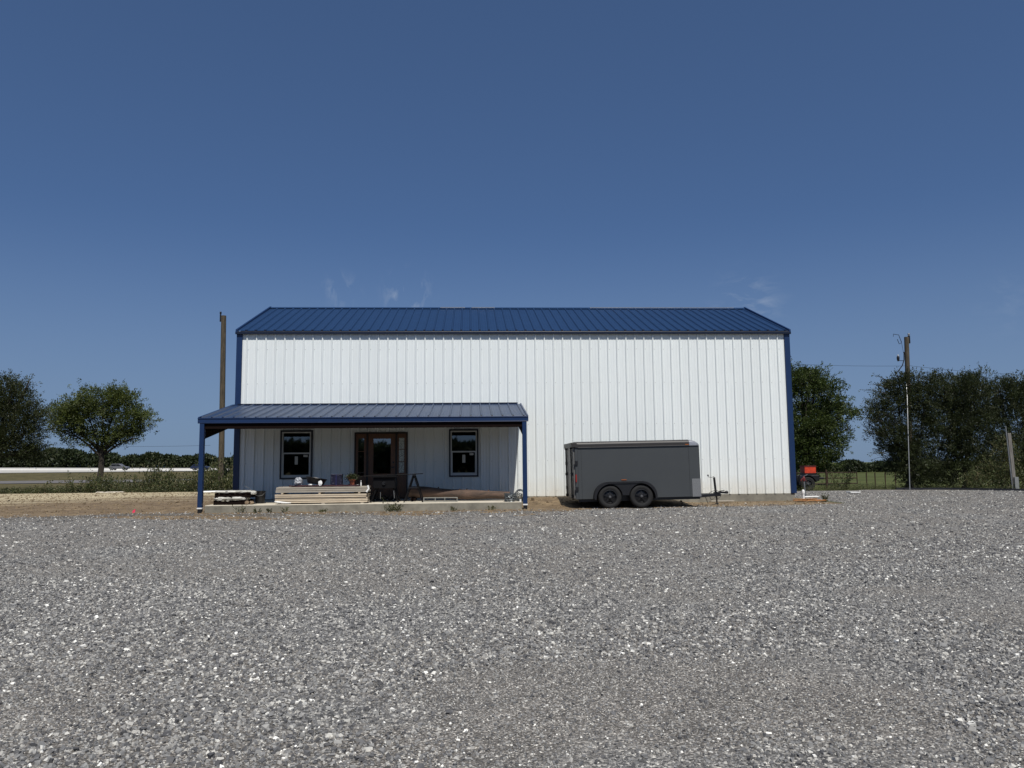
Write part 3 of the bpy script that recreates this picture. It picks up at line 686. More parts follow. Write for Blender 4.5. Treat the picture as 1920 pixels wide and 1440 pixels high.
mb = MB(); mb.tube([(-.16, 0, .33), (-.1, -.14, .24), (0, -.17, .22), (.1, -.14, .24), (.16, 0, .33)], .005, 6); mb.build('handle', M_steel, bk)
M_rubble = mat('broken_brown_block', (.26, .19, .12), rough=.95, color2=(.14, .10, .07), vscale=12, bump=.6, bscale=30)
for i, (x, y, s, l) in enumerate([(1.20, -2.95, .065, 'pale broken block beside the left end pallets'), (1.33, -2.93, .055, 'brown broken block between the pallets and the bucket')]):
    mb = blob((0, 0, 0), (s*1.1, s, s), .5, 20+i, 9, 6); tag(mb.build('broken_block', M_rubble, loc=(x, y, zs+s*.85)), l, 'block')

# table saw on stand, trestle, long bar
M_sawblack = mat('grimy_black_steel', (.004, .004, .005), rough=.6, spec=.15)
ts = thing('table_saw', 'black table saw on splayed legs in front of the door', 'table saw', (5.03, -2.25, zs))
mb = MB(); mb.box(-.34, .30, -.26, .26, .40, .72); mb.build('cabinet', M_sawblack, ts, bevel=.02)
mb = MB(); mb.box(-.38, .36, -.32, .32, .722, .752); mb.box(.06, .33, -.2, .2, .754, .80); mb.build('table_top', M_sawblack, ts, bevel=.005)
for sx in (-1, 1):
    for sy in (-1, 1):
        mb = MB(); mb.bar((sx*.24, sy*.2, .42), (sx*.40, sy*.32, .0), .032, .032); l_ = mb.build('leg', M_sawblack, ts)
        mb = MB(); mb.bar((sx*.385, sy*.31, .045), (sx*.402, sy*.322, .0), .04, .04); mb.build('foot', M_rubber, l_)
mb = MB(); mb.lathe([(0, -.30), (.05, -.30), (.055, -.265)], (-.02, 0, .55), 'Y', 14); mb.bar((-.02, -.31, .55), (.05, -.31, .60), .015, .012); mb.build('hand_wheel', M_darkmetal, ts)
mb = MB(); mb.tube([(-.12, -.265, .30), (-.12, -.268, .10)], .008, 6); mb.build('brace', M_steel, ts)
mb = MB(); mb.tube([(.27, -.3, .34), (.29, -.31, .12)], .009, 6); mb.build('brace', M_steel, ts)
# split logs stacked in the dark below the saw
M_logdark = mat('dark_firewood', (.07, .055, .042), rough=.9, color2=(.025, .02, .016), vscale=8)
k = 0
spots = ['leftmost in the row of', 'second from left in the row of', 'third from left in the row of', 'fourth from left in the row of', 'rightmost in the row of']
for i, (x, z, r_) in enumerate([(4.50, .075, .085), (4.70, .07, .075), (4.88, .08, .085), (5.07, .07, .075), (5.26, .075, .08)]):
    mb = MB(); mb.lathe([(0, -.22), (r_*.9, -.22), (r_, -.2), (r_, .2), (r_*.9, .22), (0, .22)], (0, 0, 0), 'Y', 9)
    tag(mb.build('firewood_log', M_logdark, loc=(x, -1.2, z+zs-.0)), f'dark split log, {spots[i]} firewood by the door', 'log', 'firewood logs by the door')
tre = thing('trestle', 'black A-shaped steel sawhorse holding the bar between door and window', 'sawhorse', (5.88, -2.4, zs))
for sy in (-1, 1):
    for sx in (-1, 1):
        mb = MB(); mb.bar((sx*.012, sy*.25, .78), (sx*.27, sy*.33, 0), .030, .030); mb.build('leg', M_sawblack, tre)
for sy in (-1, 1):
    mb = MB(); mb.bar((-.125, sy*.288, .42), (.125, sy*.288, .42), .025, .03); mb.build('cross_brace', M_black, tre)
mb = MB(); mb.box(-.03, .03, -.3, .3, .765, .80); mb.build('top_rail', M_black, tre)
mb = MB(); mb.tube([(4.42, -2.5, .735), (5.0, -2.45, .748), (6.14, -2.4, .792)], .013, 8)
tag(mb.build('steel_bar', M_sawblack), 'long thin steel bar lying across the saw and the sawhorse', 'bar')
# big debarked log
M_log = mat('debarked_log_wood', (.125, .078, .055), rough=.85, color2=(.045, .032, .025), vscale=2.2, stretch=(.8, 4, 4), bump=.5, bscale=9)
lg = thing('tree_trunk', 'long debarked reddish log lying on the porch beneath the right window', 'log')
pts = []; rs = []
for i in range(15):
    t = i/14; pts.append((5.68+t*3.02, -1.75-.55*t+.05*math.sin(t*5), .235-.125*t+.012*math.sin(t*9))); rs.append(.168-.055*t+.012*math.sin(t*13))
mb = MB(); mb.tube(pts, rs, 16); mb.build('stem', M_log, lg, smooth=True)
mb = MB()
for t, a in ((.12, .9), (.33, 1.9), (.5, 1.2), (.62, 1.7), (.8, 1.4)):
    mb = MB(); c = Vector(pts[int(t*14)]); d = Vector((.15, -math.cos(a), math.sin(a))).normalized(); mb.tube([c+d*.1, c+d*(rs[int(t*14)]+.035)], [.035, .018], 8)
    mb.build('knot', M_log, lg, smooth=True)
mb = MB(); mb.box(5.75, 5.9, -2.0, -1.5, zs, zs+.09); tag(mb.build('wood_block', M_dark, bevel=.01), 'dark timber block under the thick left end of the log', 'block')
# aluminium frame lying on edge
mb = MB()
fx0, fx1, fz0, fz1 = 6.17, 7.16, zs+.003, zs+.135
for b in ((fx0, fx1, fz0, fz0+.022), (fx0, fx1, fz1-.022, fz1), (fx0, fx0+.025, fz0+.022, fz1-.022), (fx1-.025, fx1, fz0+.022, fz1-.022), (6.50, 6.525, fz0+.022, fz1-.022), (6.78, 6.80, fz0+.022, fz1-.022)): mb.box(b[0], b[1], -2.72, -2.69, b[2], b[3])
tag(mb.build('metal_rack', mat('dull_aluminium', (.30, .30, .27), .5, .4, var=.2), bevel=.003), 'low narrow metal frame with three openings in front of the log', 'frame')
# wire coils
def coil(name, c, r, h, turns, wire, label, axis='Z', seed=1, rad_j=.012):
    rg = random.Random(seed); m_ = MB(); pts = []
    n = turns*22
    for i in range(n):
        t = i/n; a = i*2*math.pi/22; rr = r+rg.uniform(-rad_j, rad_j)+.02*math.sin(a*.37); z = h*(abs((t*3) % 2-1)) + rg.uniform(-.006, .006)
        v = (rr*math.cos(a), rr*math.sin(a), z) if axis == 'Z' else (rr*math.cos(a), z-h/2, rr*math.sin(a)+r+.01)
        pts.append(Vector(c)+Vector(v))
    m_.tube(pts, wire, 4)
    for k_ in range(5):
        a = k_*1.3; q = [Vector(c)+(Vector((math.cos(a)*(r+.02), math.sin(a)*(r+.02), zz)) if axis == 'Z' else Vector((math.cos(a)*(r+.02), zz-h/2, math.sin(a)*(r+.02)+r+.01))) for zz in (0, h*.5, h)]
        m_.tube(q, wire*1.3, 4)
    return tag(m_.build(name, mat('wire_'+name+str(seed), (.16, .18, .19), .4, .5, var=.4, vscale=30)), label, 'wire coil')
coil('wire_coil', (8.66, -3.0, zs), .140, .24, 22, .0065, 'tight flat roll of grey fencing wire at the right end of the porch', seed=1)
coil('wire_coil', (8.94, -2.9, zs), .10, .10, 8, .005, 'loose tangle of pale wire between the tight roll and the post', 'Y', seed=2, rad_j=.05)
coil('wire_coil', (9.0, -2.45, zs+.02), .14, .16, 12, .005, 'upright dark wire roll just behind the right porch post', 'Y', seed=3, rad_j=.02)
cn = MB(); cn.lathe([(0, 0), (.03, 0), (.03, .07), (0, .07)], n=12); tag(cn.build('small_can', M_white, loc=(9.0-.03, -3.05, zs), smooth=True), 'tiny white can at the foot of the loose wire', 'can')

# ------------------------------------------------------------------ cargo trailer
TZ = -.25
T = thing('cargo_trailer', 'grey enclosed twin axle cargo trailer with black trim parked by the wall', 'trailer', (12.0, -3.0, TZ), rot=(0, R(-.75), 0))
M_tg = mat('trailer_grey_paint', (.054, .059, .063), rough=.42, var=.06, vscale=1.5, bump=.08, bscale=1.6, spec=.4)
M_tr = mat('trailer_rear_grey', (.13, .13, .13), rough=.45, var=.1, vscale=3)
M_ttop = mat('trailer_dark_cap', (.030, .027, .026), rough=.5, var=.15, vscale=3)
M_amber = mat('amber_lens', (.35, .10, .02), .3); M_red = mat('red_lens', (.25, .02, .015), .3)
# local coordinates: x along trailer, y depth (0 = near face), z above ground
tx0, tx1, ty0, ty1, tz0, tz1 = -1.40, 2.28, .04, 1.80, .275, 1.78
mb = MB()    # side shell with rounded front
mb.prism([(tx0, tz0), (2.0, tz0), (2.26, tz0), (2.28, tz0+.05), (2.28, tz1-.02), (2.22, tz1), (tx0, tz1)], ty0, ty1, 'Y')
body = mb.build('body', M_tg, T, bevel=.006)
mb = MB()
mb.box(tx0+.18, tx0+.186, ty0-.003, ty0-.0005, tz0, tz1-.02); mb.build('panel_seam', M_black, body)
mb = MB(); mb.box(tx0+.08, tx0+.085, ty0-.003, ty0-.0005, tz0, tz1); mb.build('panel_seam', M_black, body)
mb = MB(); mb.box(1.96, 1.966, ty0-.003, ty0-.0005, tz0, tz1)
mb.build('panel_seam', M_black, body)
mb = MB()    # roof band, radiused top edge
prof = [(ty0-.03, tz1-.015), (ty0-.03, tz1+.095), (ty0-.015, tz1+.125), (ty0+.04, tz1+.15), (ty0+.14, tz1+.165), (ty1-.14, tz1+.165), (ty1-.04, tz1+.15), (ty1+.03, tz1+.095), (ty1+.03, tz1-.015)]
mb.prism(prof, tx0+.02, 1.98, 'X'); tp = mb.build('roof', M_ttop, T, smooth=False, bevel=.004)
mb = MB(); mb.box(tx0+.1, 1.97, ty0-.036, ty0-.031, tz1+.075, tz1+.088); mb.box(tx0+.1, 1.97, ty0-.036, ty0-.031, tz1-.012, tz1-.002); mb.build('roof_strip', mat('polished_strip', (.16, .155, .155), .45, .3), tp)
mb = MB()    # rounded front cap
n = 8; ring = []
for i in range(n+1):
    a = math.pi/2*i/n; s = math.cos(a); xx = 1.982+.29*math.sin(a)
    ring.append([(xx, y if True else y, tz1-.015+(z-(tz1-.015))*max(.02, s)) for y, z in prof])
vs = [p for rr in ring for p in rr]; k = len(prof)
mb.add(vs, [(i*k+j, i*k+j+1, (i+1)*k+j+1, (i+1)*k+j) for i in range(n) for j in range(k-1)]+[tuple(range(k))[::-1]])
mb.build('roof_cap', mat('silver_cap', (.30, .31, .34), .3, .3, var=.1), tp, smooth=True)
mb = MB(); mb.box(1.86, 1.97, ty0-.040, ty0-.031, tz1+.01, tz1+.03); mb.build('marker_light', M_amber, T)
mb = MB(); mb.box(-.06, .09, ty0-.015, ty0-.001, .80, .82); mb.build('marker_light', M_amber, T)
mb = MB(); mb.box(2.03, 2.283, ty0-.006, ty0-.001, tz0, tz0+.52); mb.box(2.2805, 2.286, ty0, ty1, tz0, tz0+.52)
sg = mb.build('stone_guard', mat('diamond_plate', (.36, .36, .36), .35, .6, var=.2, vscale=30), T)
mb = MB()
for i in range(4):
    for j in range(10): mb.box(2.06+i*.055+(j % 2)*.02, 2.08+i*.055+(j % 2)*.02, ty0-.012, ty0-.006, tz0+.03+j*.05, tz0+.04+j*.05)
tag(mb.build('tread_stud', M_steel, sg), kind='stuff')
# rear door, seen edge-on, with its hardware
mb = MB(); mb.box(tx0-.045, tx0-.002, ty0+.05, ty1-.05, tz0+.02, tz1+.05); rd = mb.build('rear_door', M_tr, T, bevel=.006)
for yy in (.35, 1.55):
    mb = MB(); mb.tube([(tx0-.075, yy, tz0+.03), (tx0-.075, yy, tz1+.12)], .022, 8)
    for z in (tz0+.08, tz0+.72, tz1-.0): mb.box(tx0-.11, tx0-.046, yy-.05, yy+.05, z-.04, z+.04)
    mb.build('lock_bar', M_black, rd)
for z in (tz0+.30, tz0+1.05):
    mb = MB(); mb.box(tx0-.08, tx0-.046, ty1-.12, ty1-.02, z-.05, z+.05); mb.build('hinge', M_black, rd)
    mb = MB(); mb.box(tx0-.02, tx0+.07, ty0-.03, ty0-.004, z-.06, z+.06); mb.build('hinge', M_black, rd)
mb = MB(); mb.box(tx0+.0, tx0+.035, ty0-.02, ty0-.003, tz0+.50, tz0+.72); mb.build('tail_light', M_red, T)
mb = MB(); mb.box(tx0-.10, tx0+.06, ty0-.035, ty1+.03, tz1+.0, tz1+.14); mb.build('rear_header', M_ttop, T, bevel=.01)
mb = MB(); mb.box(tx0+.075, 2.26, ty0+.05, ty0+.13, tz0-.075, tz0-.002); mb.box(tx0+.1, 2.26, ty1-.13, ty1-.05, tz0-.075, tz0-.002)
for xx in np.arange(tx0+.2, 2.2, .5): mb.box(xx, xx+.05, ty0+.13, ty1-.13, tz0-.06, tz0-.003)
for xx in (-.44, .46): mb.box(xx-.035, xx+.035, ty0-.1, ty1+.1, .27, .34-.07+.06)
mb.build('chassis', M_black, T)
# fender: outline swept round both tyres
def fender(y0, y1):
    m_ = MB(); wr = .435; out = []
    for i in range(9): a = math.pi-(math.pi*.52)*i/8; out.append((-.45+wr*math.cos(a)-.02, .33+wr*math.sin(a)))
    for i in range(9): a = math.pi*.48-(math.pi*.48)*i/8; out.append((.47+wr*math.cos(a)+.02, .33+wr*math.sin(a)))
    out = [(out[0][0]-.0, tz0-.01)]+out+[(out[-1][0], tz0-.01)]
    t = .055
    cxm = .01; inn = [(x+(t if x < cxm else -t)*min(1, abs(x-cxm)/.5), z-(t if z > tz0 else 0)) for x, z in out]
    k = len(out)
    vs = [(x, y0, z) for x, z in out]+[(x, y0, z) for x, z in inn]+[(x, y1, z) for x, z in out]+[(x, y1, z) for x, z in inn]
    fs = []
    for i in range(k-1): fs += [(i, i+1, k+i+1, k+i), (2*k+i, 2*k+i+1, i+1, i), (k+i, k+i+1, 3*k+i+1, 3*k+i)]
    m_.add(vs, fs)
    # filler plate between the tyres
    arc1 = [(-.45+.37*math.cos(a), .33+.37*math.sin(a)) for a in np.linspace(math.pi*.5, 0.12, 8)]
    arc2 = [(.47+.37*math.cos(a), .33+.37*math.sin(a)) for a in np.linspace(math.pi-.12, math.pi*.5, 8)]
    poly = arc1+arc2
    m_.prism(poly, y0+.02, y0+.035, 'Y')
    return m_
fender(-.24, ty0+.01).build('fender', M_black, T, smooth=False)
fender(ty1+.24, ty1-.01).build('fender', M_black, T)
mb = MB(); pl = [(-.82, tz0), (-.80, .55), (-.6, .72), (.62, .72), (.83, .55), (.86, tz0)]; mb.prism(pl, ty0-.004, ty0-.001, 'Y'); mb.build('wheel_well', M_black, T)
M_hub = mat('dull_hub_metal', (.12, .12, .125), .5, .5)
def wheel_parts(parent, c, r, w, name='wheel', side=-1, spokes=5, rimmat=None):
    we = bpy.data.objects.new(name, None); COL.objects.link(we); we.parent = parent; we.location = c; we.empty_display_size = .1
    m_ = MB(); s = side
    m_.lathe([(r*.60, s*w*.42), (r*.68, s*w*.50), (r*.86, s*w*.50), (r*.95, s*w*.44), (r, s*w*.34), (r, -s*w*.34), (r*.95, -s*w*.44), (r*.8, -s*w*.5), (r*.6, -s*w*.42)], (0, 0, 0), 'Y', 36)
    for i in range(44):
        a = 2*math.pi*i/44; Mx = Matrix.Rotation(-a, 4, 'Y')
        m_.box(-r*.028, r*.028, -w*.33, w*.33, r*.985, r*1.015, Mx)
    m_.build('tyre', M_rubber, we, smooth=True)
    m_ = MB(); m_.lathe([(r*.62, s*w*.44), (r*.57, s*w*.46), (r*.55, s*w*.2), (r*.50, s*w*.12), (r*.24, s*w*.24), (r*.20, s*w*.34), (r*.12, s*w*.36), (0, s*w*.36)], (0, 0, 0), 'Y', 28)
    for i in range(spokes):
        a = 2*math.pi*i/spokes+.3; ca, sa_ = math.cos(a), math.sin(a)
        m_.bar((ca*r*.2, s*w*.27, sa_*r*.2), (ca*r*.55, s*w*.22, sa_*r*.55), r*.13, w*.10, up=(0, 1, 0))
        b = a+.62; m_.lathe([(0, s*w*.30), (r*.025, s*w*.30), (r*.025, s*w*.2)], (math.cos(b)*r*.30, 0, math.sin(b)*r*.30), 'Y', 6)
    m_.build('rim', rimmat or M_darkmetal, we, smooth=True)
    m_ = MB(); m_.lathe([(r*.11, s*w*.36), (r*.10, s*w*.52), (0, s*w*.54)], (0, 0, 0), 'Y', 14); m_.build('hub', M_hub, we, smooth=True)
    return we
for xx in (-.45, .47):
    wheel_parts(T, (xx, -.10, .335), .335, .205)
    wheel_parts(T, (xx, ty1+.10, .335), .335, .205, side=1)
# tongue, coupler, jack, chains
mb = MB()
mb.bar((2.25, .35, .265), (3.02, ty1/2-.04, .28), .07, .08); mb.bar((2.25, ty1-.35, .265), (3.02, ty1/2+.04, .28), .07, .08); mb.box(2.92, 3.12, ty1/2-.06, ty1/2+.06, .23, .33)
tg = mb.build('tongue', M_black, T, bevel=.004)
mb = MB(); mb.bar((3.08, ty1/2, .345), (3.33, ty1/2, .33), .07, .06); mb.lathe([(0, .30), (.05, .30), (.055, .35), (.03, .385), (0, .39)], (3.32, ty1/2, 0), 'Z', 14); mb.bar((3.10, ty1/2, .38), (3.26, ty1/2, .40), .02, .02)
mb.build('coupler', M_darkmetal, T, smooth=False)
mb = MB(); jx = 2.98; jy = ty1/2-.02
mb.tube([(jx, jy, .34), (jx-.03, jy, .80)], .034, 12); mb.tube([(jx+.02, jy, .34), (jx+.02, jy, .04)], .024, 10); mb.lathe([(0, .0), (.06, 0), (.06, .02), (0, .04)], (jx+.02, jy, 0), 'Z', 12)
mb.box(jx-.06, jx+.08, jy-.06, jy+.06, .335, .36)
jk = mb.build('jack', M_darkmetal, T, smooth=True)
mb = MB(); mb.tube([(jx-.03, jy, .80), (jx-.03, jy, .83), (jx-.1, jy, .80), (jx-.20, jy, .815), (jx-.215, jy, .84)], .008, 6); mb.lathe([(0, -.02), (.022, -.02), (.026, .02), (0, .028)], (jx-.215, jy, .86), 'Z', 10); mb.build('crank', M_darkmetal, jk)
mb = MB()
mb.tube([(2.62, jy-.1, .24), (2.66, jy-.1, .12), (2.70, jy-.1, .02)], .009, 5); mb.tube([(2.75, jy-.08, .25), (2.80, jy-.1, .13), (2.9, jy-.1, .17), (2.96, jy-.08, .27)], .009, 5)
mb.tube([(2.7, jy-.08, .28), (2.8, jy-.09, .37), (2.95, jy-.1, .42), (3.08, jy-.1, .36), (3.1, jy-.1, .22), (3.0, jy-.1, .16)], .008, 5)
mb.build('safety_chain', M_darkmetal, T)

# ------------------------------------------------------------------ right corner of the building: cleanout, hydrant, hose
cz_ = gzf(18.62, -.15)
co = thing('drain_cleanout', 'white plastic capped standpipe at the right corner of the building', 'pipe', (18.58, -.05, cz_))
mb = MB(); mb.tube([(0, 0, -.05), (0, 0, .27)], .038, 16); mb.build('pipe', M_white, co, smooth=True)
mb = MB(); mb.lathe([(.05, .24), (.052, .30), (.045, .34), (.03, .365), (0, .37)], n=18); mb.lathe([(.038, .22), (.05, .235), (.05, .24)], n=18); mb.build('cap', M_white, co, smooth=True)
hy = thing('yard_hydrant', 'slim steel yard hydrant with red head at the right building corner', 'hydrant', (18.86, .5, gzf(18.86, .5)))
mb = MB(); mb.tube([(.04, 0, -.05), (0, 0, .66)], .021, 10); mb.build('riser', M_steel, hy, smooth=True)
M_hred = mat('red_cast_iron', (.16, .018, .02), .5, var=.3)
mb = MB(); mb.lathe([(.022, .62), (.042, .65), (.045, .74), (.03, .78), (.012, .80), (0, .80)], n=14); mb.tube([(0, 0, .71), (-.09, -.02, .70), (-.11, -.02, .64)], .02, 8); mb.bar((0, 0, .78), (.10, 0, .62), .02, .012); hd = mb.build('head', M_hred, hy, smooth=False)
mb = MB(); mb.bar((.0, 0, .80), (.13, -.01, .86), .022, .012); mb.build('handle', M_steel, hd)
mb = MB(); mb.tube([(18.63, -.02, cz_+.12), (18.95, .0, cz_+.13), (19.12, .02, cz_+.12)], .026, 12)
tag(mb.build('plastic_pipe', M_white, smooth=True), 'short white plastic pipe lying beside the capped standpipe', 'pipe')
M_hose = mat('orange_hose', (.40, .16, .05), .6, color2=(.26, .15, .06), vscale=6)
mb = MB(); pts = []
for i in range(330):
    a = i*.19; rr = .29+.13*math.sin(i*.021)+.04*math.sin(i*.4)+random.uniform(-.01, .01); x = 18.35+rr*1.15*math.cos(a)+.10*math.sin(i*.013); y = -.85+rr*.9*math.sin(a); pts.append((x, y, gzf(x, y)+.02+.03*(i % 33)/33+.0002*i))
mb.tube(pts, .011, 6); tag(mb.build('garden_hose', M_hose, smooth=True), 'orange hose coiled on the dirt by the right building corner', 'hose')
mb = MB(); mb.box(-.22, .2, -.2, .18, 0, .035); mb.box(-.22, -.17, -.2, .18, .036, .06); tag(mb.build('white_board', M_white, bevel=.01, loc=(23.1, 5.6, gzf(23.1, 5.6)+.02)), 'small white board lying flat on the gravel right of the building', 'board')
mb = MB(); mb.box(0, .75, -.06, .06, 0, .03); mb.box(.05, .6, .07, .11, 0, .02)
tag(mb.build('wood_scrap', M_lum2, bevel=.004, loc=(15.3, -.55, gzf(15.3, -.5)+.04)), 'dark scrap board lying against the foundation right of the trailer', 'board')

# ------------------------------------------------------------------ poles, wires, posts
M_pole = mat('weathered_pole_wood', (.098, .078, .052), rough=.95, color2=(.035, .03, .02), vscale=4, stretch=(4, 4, .5), bump=.7, bscale=20)
def pole(name, base, top, r0, r1, label):
    t = thing(name, label, 'utility pole'); m_ = MB(); b = Vector(base); q = Vector(top)
    m_.tube([b+(q-b)*(i/8) for i in range(9)], [r0+(r1-r0)*i/8 for i in range(9)], 14); m_.build('shaft', M_pole, t, smooth=True); return t
b = at(414.5, 912, 20); tp_ = at(419.5, 592, 20)
pl_ = pole('utility_pole', (b[0], 20, gzf(b[0], 20)-.2), (tp_[0], 20, tp_[2]), .165, .14, 'tall bare weathered wooden pole behind the left end of the porch')
mb = MB(); x_, z_ = tp_[0]-.18, tp_[2]
mb.box(x_-.03, x_+.03, 19.95, 20.05, z_-.35, z_+.12); mb.build('top_bracket', M_darkmetal, pl_)
mb = MB(); mb.lathe([(.02, .12), (.06, .13), (.065, .16), (.03, .18), (.06, .20), (.05, .235), (0, .25)], (x_, 20, z_), 'Z', 12); mb.build('insulator', M_darkmetal, pl_, smooth=True)
b = at(1709, 921, 9.5); tp_ = at(1699.5, 632, 9.5); tp2 = Vector(tp_)
pr_ = pole('utility_pole', (b[0], 9.5, gzf(b[0], 9.5)-.2), tuple(tp_), .125, .10, 'leaning wooden power pole rising from the big shrub on the right')
mb = MB(); q_ = tp2+Vector((.12, 0, 0)); mb.box(q_.x-.03, q_.x+.03, 9.45, 9.55, q_.z-.3, q_.z+.06); mb.build('top_bracket', M_darkmetal, pr_)
mb = MB(); mb.lathe([(.02, .06), (.05, .08), (.03, .11), (.06, .13), (.05, .17), (0, .18)], tuple(q_), 'Z', 12); mb.build('insulator', M_steel, pr_, smooth=True)
def pxs(l, Y): return [tuple(at(a, b_, Y)) for a, b_ in l]
mb = MB(); mb.tube(pxs([(1695, 660), (1694, 690), (1692, 668), (1687, 698), (1679, 706), (1681, 705), (1694, 709)][:1]+[(1695, 675), (1692, 685), (1684, 696), (1678.5, 702), (1680, 704.5), (1693, 708)], 9.4), .022, 6)
mb.build('cable', M_black, pr_, smooth=True)
mb = MB(); mb.tube(pxs([(1694, 662), (1692, 650), (1690, 642)], 9.4), .008, 5); mb.build('fuse_arm', M_darkmetal, pr_)
mb = MB(); mb.tube(pxs([(1690.5, 642), (1688, 636), (1685, 628), (1675, 626.5), (1675, 631)], 9.4), .014, 5); mb.build('fuse_arm', M_darkmetal, pr_)
mb = MB(); mb.tube(pxs([(1690.5, 642.5), (1686, 645), (1684, 640), (1682.5, 636)], 9.4), .014, 5); mb.build('fuse_arm', M_darkmetal, pr_)
mb = MB(); mb.tube(pxs([(1695, 676.5), (1686, 676), (1684.5, 673)], 9.4), .014, 5); mb.build('fuse_arm', M_darkmetal, pr_)
c = at(1684, 672, 9.4); mb = MB(); mb.lathe([(0, -.14), (.035, -.13), (.06, -.04), (.065, .06), (.04, .11), (0, .12)], tuple(c), 'Z', 12); mb.build('arrester', M_darkmetal, pr_, smooth=True)
mb = MB(); mb.lathe([(.03, .125), (.035, .17), (0, .18)], tuple(c), 'Z', 10); mb.build('arrester_cap', M_white, pr_, smooth=True)
mb = MB(); mb.tube([tuple(at(1698.5, 712, 9.35)), tuple(at(1701, 745, 8.9)), tuple(at(1703, 820, 8.4)), (at(1706, 920, 8.1)[0], 8.1, gzf(27, 8.1)-.1)], .020, 8)
mb.build('conduit', M_steel, pr_, smooth=True)
c = at(1694, 712, 9.4); mb = MB(); mb.box(c[0]-.12, c[0]+.04, 9.35, 9.45, c[2]-.12, c[2]+.1); mb.build('junction_box', M_darkmetal, pr_, bevel=.01)
def wire(pa, pb, sag, label, r=.007):
    pa, pb = Vector(pa), Vector(pb); m_ = MB()
    m_.tube([pa.lerp(pb, i/24)-Vector((0, 0, sag*4*(i/24)*(1-i/24))) for i in range(25)], r, 4)
    return tag(m_.build('overhead_wire', M_darkmetal), label, 'wire')
wire(at(1700, 685, 9.5), at(1990, 703, 12), .12, 'thin overhead wire running right from the leaning pole above the shrubs')
wire(at(1485, 682, 14), at(1700, 686, 9.5), .05, 'thin overhead wire running left from the leaning pole to the building')
wire(at(-60, 824, 120), at(395, 835, 100), .6, 'thin overhead wire low over the far trees on the left', r=.022)
c = at(1903, 923, 7.2); sp_ = thing('service_post', 'square grey wooden post with steel conduit at the right edge of yard', 'post', (c[0], 7.2, gzf(c[0], 7.2)))
hh = at(1901, 812, 7.2)[2]-gzf(c[0], 7.2)
M_gpost = mat('grey_post_wood', (.20, .19, .175), .9, color2=(.11, .10, .09), vscale=5, stretch=(4, 4, .5))
mb = MB(); mb.bar((.0, 0, -.3), (-.10, 0, hh), .15, .14, up=(0, 1, 0)); mb.build('timber', M_gpost, sp_, bevel=.008)
mb = MB(); mb.tube([(-.15, -.1, -.2), (-.27, -.1, hh+.25)], .026, 8); mb.lathe([(.03, hh+.25), (.034, hh+.28), (0, hh+.30)], (-.27, -.1, 0), 'Z', 10); mb.build('conduit', M_steel, sp_, smooth=True)
mb = MB(); mb.box(-.075, .10, -.16, -.075, -.1, .62); mb.build('meter_base', mat('pale_grey_box', (.2, .21, .21), .5, var=.1), sp_, bevel=.008)
# silt fence: low black edge along the right side of the pad
mb = MB(); prev = None; fp = []
for i in range(34):
    x = 26.6+i*.25; y = float(crest(x))+.05-.12*math.sin(i*.5); fp.append((x, y, gzf(x, y-.3)))
for (a, b_) in zip(fp, fp[1:]):
    mb.add([(a[0], a[1], a[2]-.1), (b_[0], b_[1], b_[2]-.1), (b_[0], b_[1]+.02, b_[2]+.09), (a[0], a[1]+.02, a[2]+.09), (a[0], a[1]+.012, a[2]-.1), (b_[0], b_[1]+.012, b_[2]-.1), (b_[0], b_[1]+.032, b_[2]+.09), (a[0], a[1]+.032, a[2]+.09)], [(0,1,2,3), (5,4,7,6), (3,2,6,7)])
tag(mb.build('silt_fence', M_black), 'low black fabric edging along the gravel in front of the shrubs', 'edging')
# gate + wire fence
M_rust = mat('rusty_pipe', (.045, .022, .012), .8, var=.4, vscale=9)
gy_ = 14.0; zg = gzf(26.5, gy_); gt = thing('pipe_gate', 'low rusty pipe gate closing the pasture right of the building', 'gate', (24.0, gy_, zg))
mb = MB()
x0_, x1_ = 0.1, at(1607, 900, gy_)[0]-24.0
for z in (.30, .58, .86): mb.tube([(x0_, 0, z), (x1_, 0, z)], .026, 8)
for x in (x0_, 1.95, x1_): mb.tube([(x, 0, .26), (x, 0, .88)], .026, 8)
mb.build('gate_frame', M_rust, gt)
mb = MB(); mb.tube([(1.86, -.05, -.3), (1.86, -.05, 1.02)], .045, 10); mb.build('gate_post', M_rust, gt)
lab = ['nearest the gate', 'second from the gate', 'third from the gate', 'beside the big shrub']
for i, px in enumerate((1625, 1641, 1660, 1679)):
    c = at(px, 900, gy_+1); mb = MB(); mb.tube([(0, 0, -.3), (.01, 0, .85)], .022, 6); mb.bar((-.02, 0, .3), (-.02, 0, .8), .01, .03)
    tag(mb.build('fence_post', M_rust, loc=(c[0], gy_+1, gzf(c[0], gy_+1))), f'thin rusty steel fence post {lab[i]} in the pasture fence', 'fence post', 'steel posts of the pasture fence')
mb = MB()
for z in (.35, .6, .82):
    p0 = at(1608, 900, gy_+1); p1 = at(1700, 900, gy_+1); mb.tube([(p0[0]+(p1[0]-p0[0])*t, gy_+1, gzf(p0[0], gy_+1)+z-.02*math.sin(t*12.56)**2) for t in np.linspace(0, 1, 24)], .005, 4)
tag(mb.build('fence_wire', M_rust), 'three thin fence wires strung on the pasture posts', 'wire')

